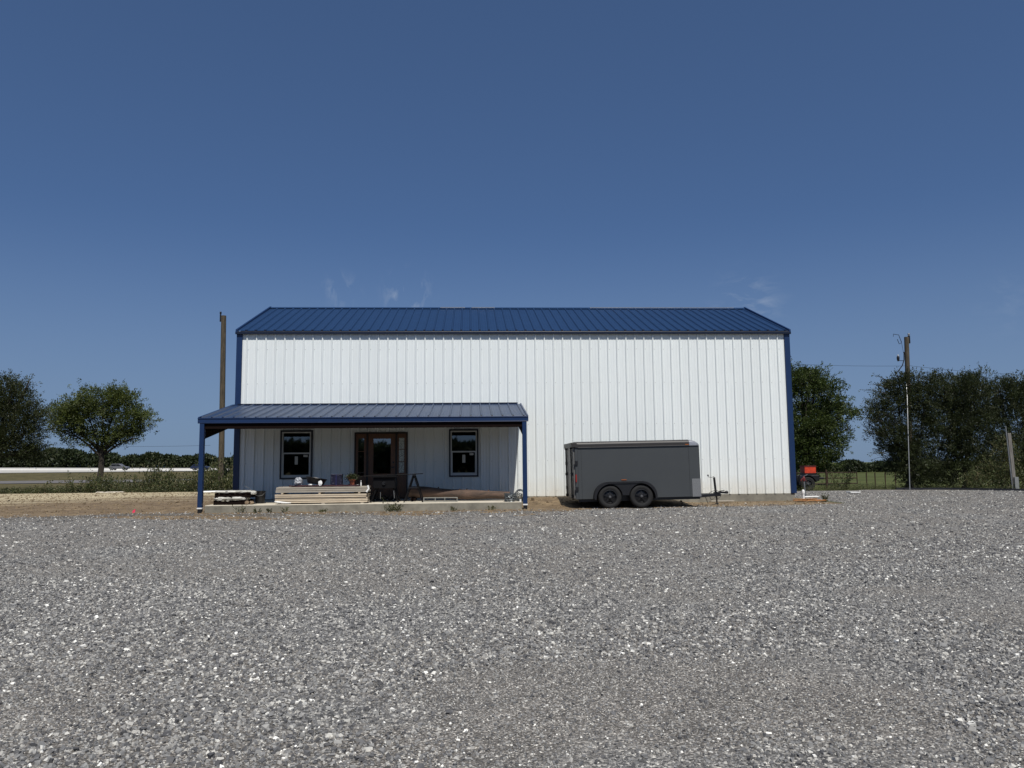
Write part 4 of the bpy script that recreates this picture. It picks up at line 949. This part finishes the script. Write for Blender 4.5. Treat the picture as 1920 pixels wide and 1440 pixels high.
# pink marking flag
c = at(268, 968, -2.0); fl = thing('marking_flag', 'small pink marking flag stuck where dirt meets gravel', 'flag', (c[0]+.15, -2.9, gzf(c[0], -2.9)))
mb = MB(); mb.tube([(0, 0, -.02), (.0, 0, .14)], .004, 5); mb.build('stake', M_steel, fl)
mb = MB(); mb.add([(0, 0, .05), (-.05, .01, .02), (-.085, -.01, .03), (-.07, 0, .09), (-.03, .02, .12), (0, 0, .14)], [(0, 1, 4, 5), (1, 2, 3, 4)]); fo = mb.build('flag_cloth', mat('pink_plastic', (.75, .05, .12), .5), fl); fo.modifiers.new('s', 'SOLIDIFY').thickness = .003
# long white pipe lying at far edge behind the porch
a = at(380, 924, 15.5); b_ = at(445, 920, 15.5)
mb = MB(); mb.tube([(a[0], 15.2, gzf(a[0], 15.2)+.06), (b_[0]+2.5, 15.8, gzf(b_[0], 15.8)+.10)], .06, 10)
tag(mb.build('plastic_pipe', M_white, smooth=True), 'long white pipe lying on the dirt behind the porch left end', 'pipe')
mb = MB(); a = at(418, 905, 22); mb.tube([(a[0]-.5, 22, gzf(a[0], 22)+.32), (a[0]+5, 22.4, gzf(a[0], 22)+.16)], .10, 10)
tag(mb.build('fallen_log', M_dark, smooth=True), 'dark fallen log lying in the weeds behind the bare pole', 'log')
P0 = [at(x, 925, 17.6) for x in (188, 205, 217, 226)]
lb = ['leftmost', 'second from left', 'third from left', 'rightmost']
for i, p_ in enumerate(P0):
    mb = blob((0, 0, 0), (.28-.03*i, .14, .05), .5, 40+i, 10, 6); tag(mb.build('concrete_scrap', M_slabtop, loc=(p_[0], 17.6, gzf(p_[0], 17.6)+.03)), f'pale concrete scrap, {lb[i]} of four along the weeds', 'concrete scrap', 'concrete scraps at the far edge of the dirt')

# ------------------------------------------------------------------ off-road vehicle behind the corner
vy = 12.0; c = at(1513, 910, vy); gv = gzf(c[0], vy)
UV = thing('utility_vehicle', 'black off-road utility vehicle with knobbly tyres parked behind the building', 'vehicle', (c[0], vy, gv))
rw = .36
zc = rw
wheel_parts(UV, (0, -.05, zc), rw, .24, spokes=6, rimmat=mat('vehicle_rim', (.06, .06, .06), .4, .4)); wheel_parts(UV, (0, 1.15, zc), rw, .24, side=1); wheel_parts(UV, (-1.95, -.05, zc), rw, .24); wheel_parts(UV, (-1.95, 1.15, zc), rw, .24, side=1)
mb = MB()
out = [(math.cos(a)*(rw+.10), zc+math.sin(a)*(rw+.10)) for a in np.linspace(math.pi*1.02, .25, 12)]; inn = [(math.cos(a)*(rw+.05), zc+math.sin(a)*(rw+.045)) for a in np.linspace(math.pi*1.02, .25, 12)]
for a_, b1, c1, d_ in zip(out, out[1:], inn, inn[1:]):
    mb.add([(a_[0], -.2, a_[1]), (b1[0], -.2, b1[1]), (d_[0], -.2, d_[1]), (c1[0], -.2, c1[1]), (a_[0], .12, a_[1]), (b1[0], .12, b1[1]), (d_[0], .12, d_[1]), (c1[0], .12, c1[1])], [(0,1,2,3), (0,4,5,1), (3,2,6,7), (4,5,6,7)])
mb.build('fender', M_black, UV)
mb = MB(); mb.box(-.55, .72, .15, 1.0, .50, .795); mb.box(-2.5, -.5, .12, 1.02, .30, .60); mb.box(-2.6, -1.5, .15, 1.0, .6, .95); mb.box(.55, .98, .2, .95, .58, .68)
mb.build('body', M_black, UV, bevel=.03)
mb = MB(); mb.box(-.62, -.50, .2, .95, .62, 1.2); mb.box(-1.1, -.6, .2, .95, .605, .75); mb.build('seat', mat('dark_grey_vinyl', (.05, .05, .055), .6), UV, bevel=.03)
mb = MB()
for yy in (.12, 1.03): mb.tube([(-.42, yy, .5), (-.50, yy, 1.25), (-.6, yy, 1.38), (-1.5, yy, 1.38), (-1.9, yy, .85)], .024, 8)
mb.tube([(-.5, .12, 1.25), (-.5, 1.03, 1.25)], .024, 8); mb.tube([(-.42, .12, .62), (-.2, .1, .95)], .012, 6)
mb.build('roll_cage', M_darkmetal, UV, smooth=True)
rb = thing('red_crate', 'scuffed orange-red box carried on the back of the black vehicle', 'box', (c[0]+.12, vy+.5, gv+.80))
hh = .36; mb = MB(); mb.box(-.10, .47, -.28, .28, .08, .08+hh-.04); mb.build('crate_body', mat('scuffed_red_plastic', (.62, .06, .02), .5, color2=(.40, .035, .015), vscale=9), rb, bevel=.015)
mb = MB(); mb.box(-.12, .49, -.30, .30, .08+hh-.038, .08+hh); mb.build('lid', M_hred, rb, bevel=.008)
mb = MB(); mb.box(-.12, .49, -.29, .29, 0, .078); mb.build('base', M_black, rb)

# ------------------------------------------------------------------ far highway: barrier and cars
bl = thing('concrete_barrier', 'long pale concrete barrier along the far highway on the left', 'barrier')
mb = MB(); pa, pb = at(-300, 881.6, 192), at(470, 882.8, 192); n = 60
for i in range(n):
    t0, t1 = i/n, (i+1)/n
    for k_ in (0,):
        x0_, x1_ = pa[0]+(pb[0]-pa[0])*t0, pa[0]+(pb[0]-pa[0])*t1-.0
        z0_, z1_ = pa[2]+(pb[2]-pa[2])*t0, pa[2]+(pb[2]-pa[2])*t1
        h0 = .72
        s = [(-.3, -.8), (-.3, .08), (-.12, .35), (-.08, h0), (.08, h0), (.12, .35), (.3, .08), (.3, -.8)]
        vs = [(x0_, 192+a_, z0_+b_) for a_, b_ in s]+[(x1_, 192+a_, z1_+b_) for a_, b_ in s]
        mb.add(vs, [(j, j+1, 8+j+1, 8+j) for j in range(7)])
mb.build('barrier_wall', mat('pale_barrier_concrete', (.62, .61, .58), .85, var=.08, vscale=.3), bl)
def car(label, c, paint, suv=True):
    t = thing('car', label, 'car', c); L_ = 4.6
    hh = 1.62 if suv else 1.45; prof = [(-2.3, .35), (-2.32, .75), (-2.2, .95), (-2.0, 1.0), (-1.75, hh-.08), (-1.5, hh), (.1, hh), (.35, hh-.08), (1.05, 1.0), (1.9, .9), (2.25, .75), (2.3, .35)]
    mb = MB(); mb.prism(prof, -.88, .88, 'Y'); mb.build('body', paint, t, bevel=.06)
    gl = MB(); gl.prism([(-1.72, 1.03), (-1.62, hh-.14), (-.55, hh-.12), (-.55, 1.03)], -.89, .89, 'Y'); gl.prism([(-.48, 1.03), (-.48, hh-.12), (.08, hh-.14), (.8, 1.03)], -.89, .89, 'Y'); gl.build('window', mat('car_glass_'+paint.name, (.01, .012, .015), .1), t)
    for x in (-1.45, 1.4):
        for y, s in ((-.80, -1), (.80, 1)):
            m_ = MB(); m_.lathe([(0, s*.11), (.20, s*.11), (.22, s*.09), (.34, s*.1), (.34, -s*.1), (0, -s*.1)], (x, y, .34), 'Y', 18); w = m_.build('wheel', M_rubber, t)
            m_ = MB(); m_.lathe([(0, s*.125), (.19, s*.12), (.2, s*.112)], (x, y, .34), 'Y', 12); m_.build('rim', M_steel, w)
    return t
c = at(224, 881.5, 180); car('silver estate car passing along the far highway barrier', (c[0], 180, c[2]), mat('silver_paint', (.18, .18, .19), .35, .3))
c = at(376, 881.5, 180); car('dark blue car on the far highway beside the blue porch post', (c[0], 180, c[2]), mat('dark_blue_paint', (.02, .03, .07), .3), False)

# ------------------------------------------------------------------ vegetation
def sprays(centers, dirs, L, n, size, width=.10, jit=.55):
    """leafy twigs: n leaves strung along a line from each centre"""
    m_ = len(centers); t = rng.random((m_, n)); Lx = L*rng.uniform(.5, 1.25, (m_, 1))
    P = centers[:, None]+dirs[:, None]*(t*Lx)[..., None]+rng.normal(0, width, (m_, n, 3))*(1-.5*t)[..., None]
    Dn = np.repeat(dirs, n, 0)
    return leaf_quads(P.reshape(-1, 3), Dn, size*rng.uniform(.6, 1.3, m_*n), jitter=jit)
def lobes_points(lobes, n, shell=.55, clump=0, crad=.3):
    w = np.array([l[3]*l[4]*l[5] for l in lobes])**.8; w /= w.sum(); k = rng.choice(len(lobes), n, p=w)
    if clump:
        n0 = int(n*.45); P0, D0 = lobes_points(lobes, n0, shell); n = n-n0
        nc = max(30, n//clump); kc = rng.choice(len(lobes), nc, p=w); Lc = np.array(lobes)[kc]
        dc = rng.normal(0, 1, (nc, 3)); dc /= np.linalg.norm(dc, axis=1)[:, None]
        Cc = Lc[:, :3]+dc*(1.05-shell*rng.random(nc)**1.3)[:, None]*Lc[:, 3:6]
        pk = rng.random(nc)**1.5+.15; pk /= pk.sum()
        j = rng.choice(nc, n, p=pk); rad = crad*rng.uniform(.6, 1.5, nc)
        o = rng.normal(0, 1, (n, 3))*np.array([1, 1, .6]); P = Cc[j]+o*rad[j][:, None]
        ctr = np.average(np.array(lobes)[:, :3], axis=0); d = P-Lc[j][:, :3]; d /= np.linalg.norm(d, axis=1)[:, None]+1e-9
        return np.concatenate([P0, P]), np.concatenate([D0, d])
    Lb = np.array(lobes)[k]; d = rng.normal(0, 1, (n, 3)); d /= np.linalg.norm(d, axis=1)[:, None]
    rr = (1-shell*rng.random(n)**1.4)[:, None]
    return Lb[:, :3]+d*rr*Lb[:, 3:6], d
def tree(name, label, base, trunk_h, r0, lobes, nspray, per, size, leaf, L=.5, up=.35, shell=.6, width=.1, group=None, limbs=9, tz=None, cat='tree', clump=24, crad=.30):
    t = thing(name, label, cat, group=group)
    mb = MB(); b = Vector(base); top = b+Vector((random.uniform(-.15, .15), random.uniform(-.2, .2), trunk_h))
    mb.tube([b-Vector((0, 0, .3)), b+Vector((0, 0, .15)), b.lerp(top, .5)+Vector((.06, 0, 0)), top], [r0*1.5, r0*1.12, r0*.95, r0*.8], 12)
    LB = np.array(lobes)
    for i in range(limbs):
        l = LB[i % len(LB)]; tgt = Vector(l[:3])+Vector([random.uniform(-.5, .5)*l[3+k_] for k_ in range(3)])
        mid = top.lerp(tgt, .5)+Vector((0, 0, -.08*(tgt-top).length)); s = b.lerp(top, random.uniform(.75, 1))
        mb.tube([s, mid, tgt], [r0*.5, r0*.3, r0*.10], 7)
        for _ in range(3):
            q = tgt+Vector([random.uniform(-.8, .8)*l[3+k_] for k_ in range(3)]); mb.tube([mid.lerp(tgt, random.uniform(.2, .9)), tgt.lerp(q, .5), q], [r0*.16, r0*.09, r0*.03], 5)
    mb.build('trunk', M_bark, t, smooth=True)
    C, d = lobes_points(lobes, nspray, shell, clump, crad); d = d*.8+np.array([0, 0, up]); d += rng.normal(0, .35, d.shape); d /= np.linalg.norm(d, axis=1)[:, None]
    V, F = sprays(C, d, L, per, size, width)
    np_mesh('crown', V, F, leaf, t); return t
# second tree (round, olive) on the left: crown built from uneven lobes
def L3(px, py, Y, rx, ry, rz):
    p_ = at(px, py, Y); return (p_[0], p_[1], p_[2], rx, ry, rz)
Yt = 28; s = .0368
lo = [L3(150, 765, Yt, 30*s, 1.2, 24*s), L3(188, 750, Yt-.5, 34*s, 1.3, 24*s), L3(225, 756, Yt, 30*s, 1.3, 26*s), L3(128, 808, Yt, 20*s, .8, 12*s), L3(240, 806, Yt, 24*s, .8, 14*s), L3(120, 785, Yt, 24*s, 1.1, 22*s), L3(175, 790, Yt, 36*s, 1.5, 24*s),
      L3(240, 785, Yt, 32*s, 1.2, 24*s), L3(272, 786, Yt+.3, 22*s, .8, 12*s), L3(205, 815, Yt, 30*s, 1.0, 16*s), L3(245, 822, Yt, 16*s, .6, 9*s), L3(108, 768, Yt+.5, 14*s, .7, 14*s), L3(150, 818, Yt, 26*s, 1.0, 11*s), L3(185, 832, Yt, 24*s, 1.0, 10*s), L3(222, 728, Yt, 12*s, .6, 10*s)]
c = at(185, 905, Yt)
tree('elm_tree', 'round open-crowned olive green tree with one trunk in the left verge', (c[0], Yt, gzf(c[0], Yt)), 3.0, .19, lo, 3100, 15, .12, LEAF['elm'], L=.36, limbs=12, shell=.75)
# first tree, cut by the left frame edge
Yt = 24; s = .0342
lo = [L3(-30, 760, Yt, 52*s, 1.8, 42*s), L3(25, 760, Yt, 34*s, 1.5, 44*s), L3(48, 800, Yt, 30*s, 1.5, 36*s), L3(-10, 815, Yt, 60*s, 1.8, 36*s), L3(10, 728, Yt, 26*s, 1.0, 24*s), L3(58, 765, Yt, 16*s, .8, 28*s), L3(30, 845, Yt, 44*s, 1.4, 20*s), L3(70, 850, Yt, 14*s, .7, 20*s), L3(55, 722, Yt, 9*s, .5, 12*s), L3(-90, 800, Yt, 50*s, 2, 60*s)]
c = at(-12, 905, Yt)
tree('elm_tree', 'dense dark bushy tree cut off by the left edge of the picture', (c[0], Yt, gzf(c[0], Yt)), 2.6, .24, lo, 5200, 15, .105, LEAF['dark'], L=.48, up=.6, limbs=12, shell=.8)
# tree behind the building on the right
Yt = 22; s = .0335
lo = [L3(1470, 730, Yt, 42*s, 1.6, 40*s), L3(1515, 722, Yt, 34*s, 1.4, 28*s), L3(1545, 745, Yt, 28*s, 1.3, 30*s), L3(1530, 785, Yt, 46*s, 1.6, 32*s), L3(1566, 775, Yt, 26*s, 1.1, 22*s), L3(1580, 808, Yt, 17*s, .9, 12*s), L3(1495, 800, Yt, 40*s, 1.6, 40*s),
      L3(1550, 830, Yt, 36*s, 1.3, 24*s), L3(1520, 862, Yt, 46*s, 1.5, 24*s), L3(1485, 850, Yt, 40*s, 1.5, 40*s), L3(1558, 870, Yt, 18*s, .8, 12*s), L3(1505, 700, Yt, 14*s, .7, 8*s), L3(1535, 706, Yt, 12*s, .6, 12*s)]
c = at(1512, 905, Yt)
tree('oak_tree', 'full green tree standing behind the right corner of the building', (c[0], Yt, gzf(c[0], Yt)), 2.6, .26, lo, 5400, 14, .125, LEAF['oak'], L=.32, up=.2, limbs=13, shell=.75)
# three big shrubs on the right
Yt = 9.6; s = .0243
def shrub(label, lo, nsp, leaf, L, seed, name='tall_shrub'):
    cx_ = sum(l[0] for l in lo)/len(lo); b = (cx_, Yt+.2, gzf(cx_, Yt))
    return tree(name, label, b, 1.0, .10, lo, nsp, 14, .078, leaf, L=L, up=.5, shell=.85, width=.055, group='big shrubs along the right side of the yard', limbs=16, cat='shrub', clump=22, crad=.17)
lo = [L3(1675, 760, Yt, 34*s, .9, 44*s), L3(1700, 745, Yt, 36*s, 1.0, 38*s), L3(1660, 800, Yt, 24*s, .8, 36*s), L3(1695, 840, Yt, 44*s, 1.1, 50*s), L3(1712, 880, Yt, 34*s, 1.0, 40*s), L3(1735, 790, Yt, 32*s, 1.0, 60*s), L3(1645, 765, Yt, 12*s, .5, 20*s), L3(1730, 735, Yt, 26*s, .8, 26*s), L3(1738, 890, Yt, 34*s, 1.0, 30*s)]
shrub('loose twiggy dark shrub surrounding the leaning power pole', lo, 5200, LEAF['hedge'], .42, 1)
lo = [L3(1800, 745, Yt, 40*s, 1.2, 40*s), L3(1775, 790, Yt, 34*s, 1.2, 60*s), L3(1820, 800, Yt, 40*s, 1.2, 60*s), L3(1800, 870, Yt, 50*s, 1.2, 50*s), L3(1815, 718, Yt, 18*s, .8, 16*s), L3(1770, 730, Yt, 22*s, .8, 22*s), L3(1835, 735, Yt, 20*s, .8, 28*s)]
shrub('tallest dense dark green shrub between the power pole and the grey post', lo, 5200, LEAF['hedge'], .38, 2)
lo = [L3(1890, 750, Yt+.3, 44*s, 1.2, 38*s), L3(1870, 800, Yt, 34*s, 1.2, 60*s), L3(1940, 790, Yt, 50*s, 1.2, 66*s), L3(1900, 870, Yt+.2, 60*s, 1.2, 50*s), L3(1865, 728, Yt, 18*s, .7, 16*s), L3(2000, 830, Yt, 44*s, 1.2, 80*s), L3(1925, 735, Yt, 26*s, .8, 22*s)]
shrub('dense dark shrub behind the grey post at the right edge', lo, 5600, LEAF['hedge'], .36, 3)
# long bare-ish twigs reaching left out of the first shrub
mb = MB(); C = []; Dd = []
for (a, b_, c_, d_) in [(1660, 738, 1616, 731), (1665, 728, 1632, 720), (1670, 718, 1640, 704), (1655, 790, 1614, 786), (1660, 815, 1622, 808), (1660, 850, 1634, 852), (1668, 780, 1630, 770), (1690, 720, 1680, 700), (1672, 745, 1626, 752), (1720, 715, 1728, 694), (1745, 715, 1752, 698), (1785, 712, 1779, 698), (1702, 722, 1708, 700), (1655, 805, 1633, 790)]:
    p0, p1 = at(a, b_, Yt-.3), at(c_, d_, Yt-.3); mid = (p0+p1)/2+np.array([0, 0, .06]); mb.tube([p0, mid, p1], [.02, .012, .005], 5)
    for t in np.linspace(.1, 1, 9): C.append(p0+(p1-p0)*t+np.array([0, 0, .06*math.sin(math.pi*t)])); Dd.append((p1-p0)/np.linalg.norm(p1-p0)+np.array([0, 0, random.uniform(-.6, .6)]))
sh0 = [o for o in bpy.data.objects if o.get('label', '').startswith('loose twiggy')][0]
mb.build('long_twig', M_bark, sh0)
V, F = sprays(np.array(C), np.array(Dd), .16, 6, .07, .02, .5); np_mesh('twig_leaves', V, F, LEAF['hedge'], sh0)
# yellowed bush/ivy at foot of right shrubs
lo = [L3(1885, 860, 8.0, 26*s, .4, 34*s), L3(1860, 890, 7.9, 30*s, .4, 26*s), L3(1825, 905, 7.9, 22*s, .4, 14*s), L3(1905, 900, 7.9, 30*s, .4, 22*s)]
C, d = lobes_points(lo, 900, .9); V, F = sprays(C, d*.5+np.array([0, 0, .5]), .3, 7, .085, .05)
t_ = np_mesh('vine_growth', V, F, LEAF['weed']); tag(t_, 'paler yellow-green bush at the foot of the shrubs by the grey post', 'bush')
# far woods
def woods(name, px0, px1, Yf, ytop, base_z, n, size, leaf, label, amp=6, depth=14):
    px = rng.uniform(px0, px1, n); tree_id = np.floor(px/14+0*px); h = np.interp(px, [q[0] for q in ytop], [q[1] for q in ytop])
    p0 = at((px0+px1)/2, 870, Yf); k = Yf-CAM[1]
    top = np.array([at(a, b_, Yf)[2] for a, b_ in zip(px, h)]); xw = np.array([at(a, 860, Yf)[0] for a in px])
    tid = np.floor(xw/5.5).astype(int); cx_ = (tid+.5)*5.5+((tid*37) % 11-5)*.25; rnd = (((tid*7919) % 101)/101.)*1.5+(((tid//3)*5077) % 89)/89.*.9
    T_ = top-base_z; T_ = T_*(1-.16*rnd)*np.sqrt(np.clip(1-.55*((xw-cx_)/3.6)**2, .25, 1))
    u = rng.random(n); zf = np.sqrt(u)
    y = Yf+((tid*53) % 7)*.8+rng.uniform(0, depth, n)*(1-.5*zf)-1.2*np.sin(zf*3.14)
    P = np.stack([xw, y, base_z+T_*zf-.2*rng.random(n)], -1); Dn = rng.normal(0, .5, (n, 3))+np.array([0, -.3, .5])
    V, F = leaf_quads(P, Dn, size*rng.uniform(.5, 1.3, n), .6)
    return tag(np_mesh(name, V, F, leaf), label, kind='stuff')
woods('far_woods', -140, 480, 215, [(-140, 826), (0, 838), (60, 836), (90, 834), (110, 832), (150, 830), (190, 842), (230, 842), (270, 844), (310, 844), (350, 840), (370, 842), (400, 850), (430, 849), (480, 850)], -.3, 46000, .85, LEAF['far'], 'dark green far woods behind the highway')
woods('far_woods', 1480, 1760, 215, [(1480, 864), (1560, 866), (1580, 863), (1600, 859), (1620, 861), (1640, 866), (1665, 864), (1700, 862), (1760, 860)], -2.6, 18000, .75, LEAF['far'], 'low far woods across the pasture')
# woods across the road behind the photographer (mirrored in the door and window glass)
n = 42000; xw = rng.uniform(-70, 90, n); T_ = 2.6+3.2*fbm(xw*.05, xw*0)+1.6*fbm(xw*.3, xw*0+4)
P = np.stack([xw, -105-rng.uniform(0, 8, n), -.6+T_*np.sqrt(rng.random(n))], -1); V, F = leaf_quads(P, rng.normal(0, .6, (n, 3)), 1.5*rng.uniform(.5, 1.3, n), .6)
tag(np_mesh('roadside_woods', V, F, LEAF['far']), 'woods across the road', kind='stuff')
# weeds
def weeds(name, x, y, h, size, per, leaf, label=None, width=.05):
    n = len(x); C = np.stack([x, y, gz(x, y)-.02], -1); d = np.stack([rng.normal(0, .16, n), rng.normal(0, .16, n), np.ones(n)], -1)
    V, F = sprays(C, d, 1.0, per, size, width, .9)
    # scale height per plant
    hz = np.repeat(h, per*4); z0 = np.repeat(C[:, 2], per*4); V[:, 2] = z0+(V[:, 2]-z0)*hz
    return tag(np_mesh(name, V, F, leaf), label, kind='stuff')
n = 12000; x = rng.uniform(-30, -3, n); y = rng.uniform(18.7, 26, n)
big = sst(-17.5, -13, x); f_ = fbm(x*.45, y*.45)
h = (.30+1.35*np.clip((f_-.27)*2.6, 0, 1)*big)*rng.uniform(.45, 1.2, n)
h = np.where(x < -19, np.minimum(h, .42), h)
weeds('verge_weeds', x, y, h, .12, 15, LEAF['weed'], 'tall roadside weeds behind the dirt pad')
n = 4200; x = rng.uniform(-33, -3, n); y = rng.uniform(19, 40, n); weeds('verge_grass', x, y, rng.uniform(.1, .3, n), .12, 5, LEAF['weed'], 'rough grass behind the dirt pad')
n = 4200; x = rng.uniform(19.5, 36, n); y = np.array([float(crest(a)) for a in x])+.5+rng.random(n)**1.5*9; weeds('pasture_grass', x, y, rng.uniform(.12, .36, n), .08, 7, LEAF['weed'], 'rough grass at the edge of the pasture')
# big weed at gate
def plant(name, x, y, n, h, r_, size, leaf, label, cat='weed', group=None):
    z = gzf(x, y); a = rng.uniform(0, 6.28, n); C = np.stack([x+r_*.3*np.cos(a)*rng.random(n), y+r_*.3*np.sin(a)*rng.random(n), np.full(n, z)], -1)
    d = np.stack([np.cos(a)*.45, np.sin(a)*.45, np.ones(n)], -1)+rng.normal(0, .12, (n, 3)); V, F = sprays(C, d, h, 14, size, .02+.02*h, .6)
    return tag(np_mesh(name, V, F, leaf), label, cat, group)
c = at(1577, 915, 11.5); plant('weed_bush', c[0], 11.5, 60, 1.15, 1.1, .085, LEAF['weed'], 'tall leafy weed growing in front of the rusty gate')
c = at(1538, 918, 11.5); plant('weed_bush', c[0]+.3, 11.3, 14, .4, .5, .06, LEAF['weed'], 'low weed between the vehicle tyre and the gate')
for px, h_, l in ((448, .17, 'thin weed against the slab in front of the pallets'), (484, .10, 'thin weed against the slab under the bucket'), (508, .09, 'brownish weed against the slab left of the lumber'), (537, .13, 'low weed against the slab under the left end of the lumber'), (606, .08, 'sparse weed against the slab under the middle of the lumber'), (733, .26, 'bushiest grass tuft against the slab in front of the door'), (746, .20, 'small grass tuft just right of the bushiest tuft by the door'), (851, .09, 'small weed against the slab below the metal frame'), (922, .13, 'weed against the slab below the right end of the log')):
    c = at(px, 950, -3.3); plant('weed_tuft', c[0], -3.25-.25*random.random(), 18 if h_ > .19 else 7, h_, .22+.5*h_, .045, LEAF['weed'], l, group='weeds along the porch slab')
c = at(1520, 940, -1.0); plant('weed_tuft', 19.0, -.7, 16, .2, .3, .05, LEAF['weed'], 'green weed on the gravel edge right of the orange hose')
n = 1500; x = rng.uniform(9.4, 18.6, n); y = rng.uniform(-2.6, -.1, n); k_ = fbm(x*.9, y*1.2) > .5; weeds('short_grass', x[k_], y[k_], rng.uniform(.03, .1, k_.sum()), .03, 6, LEAF['weed'], 'sparse short grass along the foundation')
n = 260; x = rng.uniform(.2, 9, n); y = rng.uniform(-4.2, -3.2, n); k_ = fbm(x*.7+5, y*1.2) > .53; weeds('short_grass', x[k_], y[k_], rng.uniform(.03, .09, k_.sum()), .03, 6, LEAF['weed'], 'sparse short grass in front of the porch slab')

# ------------------------------------------------------------------ light and sky
SUN = Vector((.17, -1.0, 1.62)).normalized()
el = math.asin(SUN.z); rot = math.atan2(SUN.x, SUN.y)
W_ = bpy.data.worlds.new('World'); bpy.context.scene.world = W_; W_.use_nodes = True
N = W_.node_tree.nodes; L = W_.node_tree.links; bg = N['Background']
sk = N.new('ShaderNodeTexSky'); sk.sky_type = 'NISHITA'; sk.sun_disc = False; sk.sun_elevation = el; sk.sun_rotation = rot; sk.altitude = 200; sk.air_density = .6; sk.dust_density = 1.0; sk.ozone_density = 5.0
bg.inputs[1].default_value = .1
# two faint cirrus wisps low in the sky
gm = N.new('ShaderNodeGamma'); gm.inputs[1].default_value = .62; L.new(sk.outputs[0], gm.inputs[0])
tn = N.new('ShaderNodeMixRGB'); tn.blend_type = 'MULTIPLY'; tn.inputs[0].default_value = 1; L.new(gm.outputs[0], tn.inputs[1]); tn.inputs[2].default_value = (.745, 1.03, 1.43, 1)
tc = N.new('ShaderNodeTexCoord'); sx = N.new('ShaderNodeSeparateXYZ'); L.new(tc.outputs['Generated'], sx.inputs[0])
hz_ = N.new('ShaderNodeMapRange'); hz_.interpolation_type = 'SMOOTHSTEP'; hz_.inputs[1].default_value = .31; hz_.inputs[2].default_value = -.02; hz_.inputs[3].default_value = 0; hz_.inputs[4].default_value = .8; L.new(sx.outputs[2], hz_.inputs[0])
hm = N.new('ShaderNodeMixRGB'); L.new(hz_.outputs[0], hm.inputs[0]); L.new(tn.outputs[0], hm.inputs[1]); hm.inputs[2].default_value = (1.9, 2.7, 3.95, 1); col = hm.outputs[0]
for (px, py, rad, amt, sc) in ((765, 550, .042, .75, (15, 15, 6)), (640, 545, .032, .4, (15, 15, 6)), (1400, 572, .06, .34, (7, 7, 22)), (1890, 570, .05, .08, (9, 9, 20))):
    d = (_f+_r*(px-960)/FPX-_u*(py-720)/FPX); d = d/np.linalg.norm(d)
    vd = N.new('ShaderNodeVectorMath'); vd.operation = 'DISTANCE'; L.new(tc.outputs['Generated'], vd.inputs[0]); vd.inputs[1].default_value = tuple(d)
    mr = N.new('ShaderNodeMapRange'); mr.interpolation_type = 'SMOOTHSTEP'; mr.inputs[1].default_value = rad; mr.inputs[2].default_value = 0; L.new(vd.outputs['Value'], mr.inputs[0])
    mp = N.new('ShaderNodeMapping'); mp.inputs['Scale'].default_value = sc; mp.inputs['Rotation'].default_value = (0, .5, 0); L.new(tc.outputs['Generated'], mp.inputs[0])
    nz = N.new('ShaderNodeTexNoise'); nz.inputs['Scale'].default_value = 3.2; nz.inputs['Detail'].default_value = 8; nz.inputs['Roughness'].default_value = .6; nz.inputs['Distortion'].default_value = .6; L.new(mp.outputs[0], nz.inputs[0])
    m2 = N.new('ShaderNodeMapRange'); m2.inputs[1].default_value = .48; m2.inputs[2].default_value = .75; m2.inputs[4].default_value = amt; L.new(nz.outputs[0], m2.inputs[0])
    mu = N.new('ShaderNodeMath'); mu.operation = 'MULTIPLY'; L.new(mr.outputs[0], mu.inputs[0]); L.new(m2.outputs[0], mu.inputs[1])
    mx = N.new('ShaderNodeMixRGB'); L.new(mu.outputs[0], mx.inputs[0]); L.new(col, mx.inputs[1]); mx.inputs[2].default_value = (4.6, 5.2, 6.2, 1); col = mx.outputs[0]
L.new(col, bg.inputs[0])
sl = bpy.data.lights.new('sun', 'SUN'); sl.energy = 4.65; sl.angle = R(.53); sl.color = (1, .955, .88)
so = bpy.data.objects.new('sun', sl); COL.objects.link(so); so.rotation_euler = (-SUN).to_track_quat('-Z', 'Y').to_euler()

# ------------------------------------------------------------------ camera
cam = bpy.data.cameras.new('camera'); cam.sensor_fit = 'HORIZONTAL'; cam.sensor_width = 36; cam.lens = FPX/1920*36; cam.clip_start = .05; cam.clip_end = 8000
cob = bpy.data.objects.new('camera', cam); COL.objects.link(cob)
Mx = Matrix((tuple(_r), tuple(_u), tuple(-_f))).transposed().to_4x4(); Mx.translation = Vector(CAM); cob.matrix_world = Mx
sc = bpy.context.scene; sc.camera = cob
sc.view_settings.view_transform = 'Standard'; sc.view_settings.look = 'None'; sc.view_settings.exposure = 0.0; sc.view_settings.gamma = 1
sc.cycles.max_bounces = 8
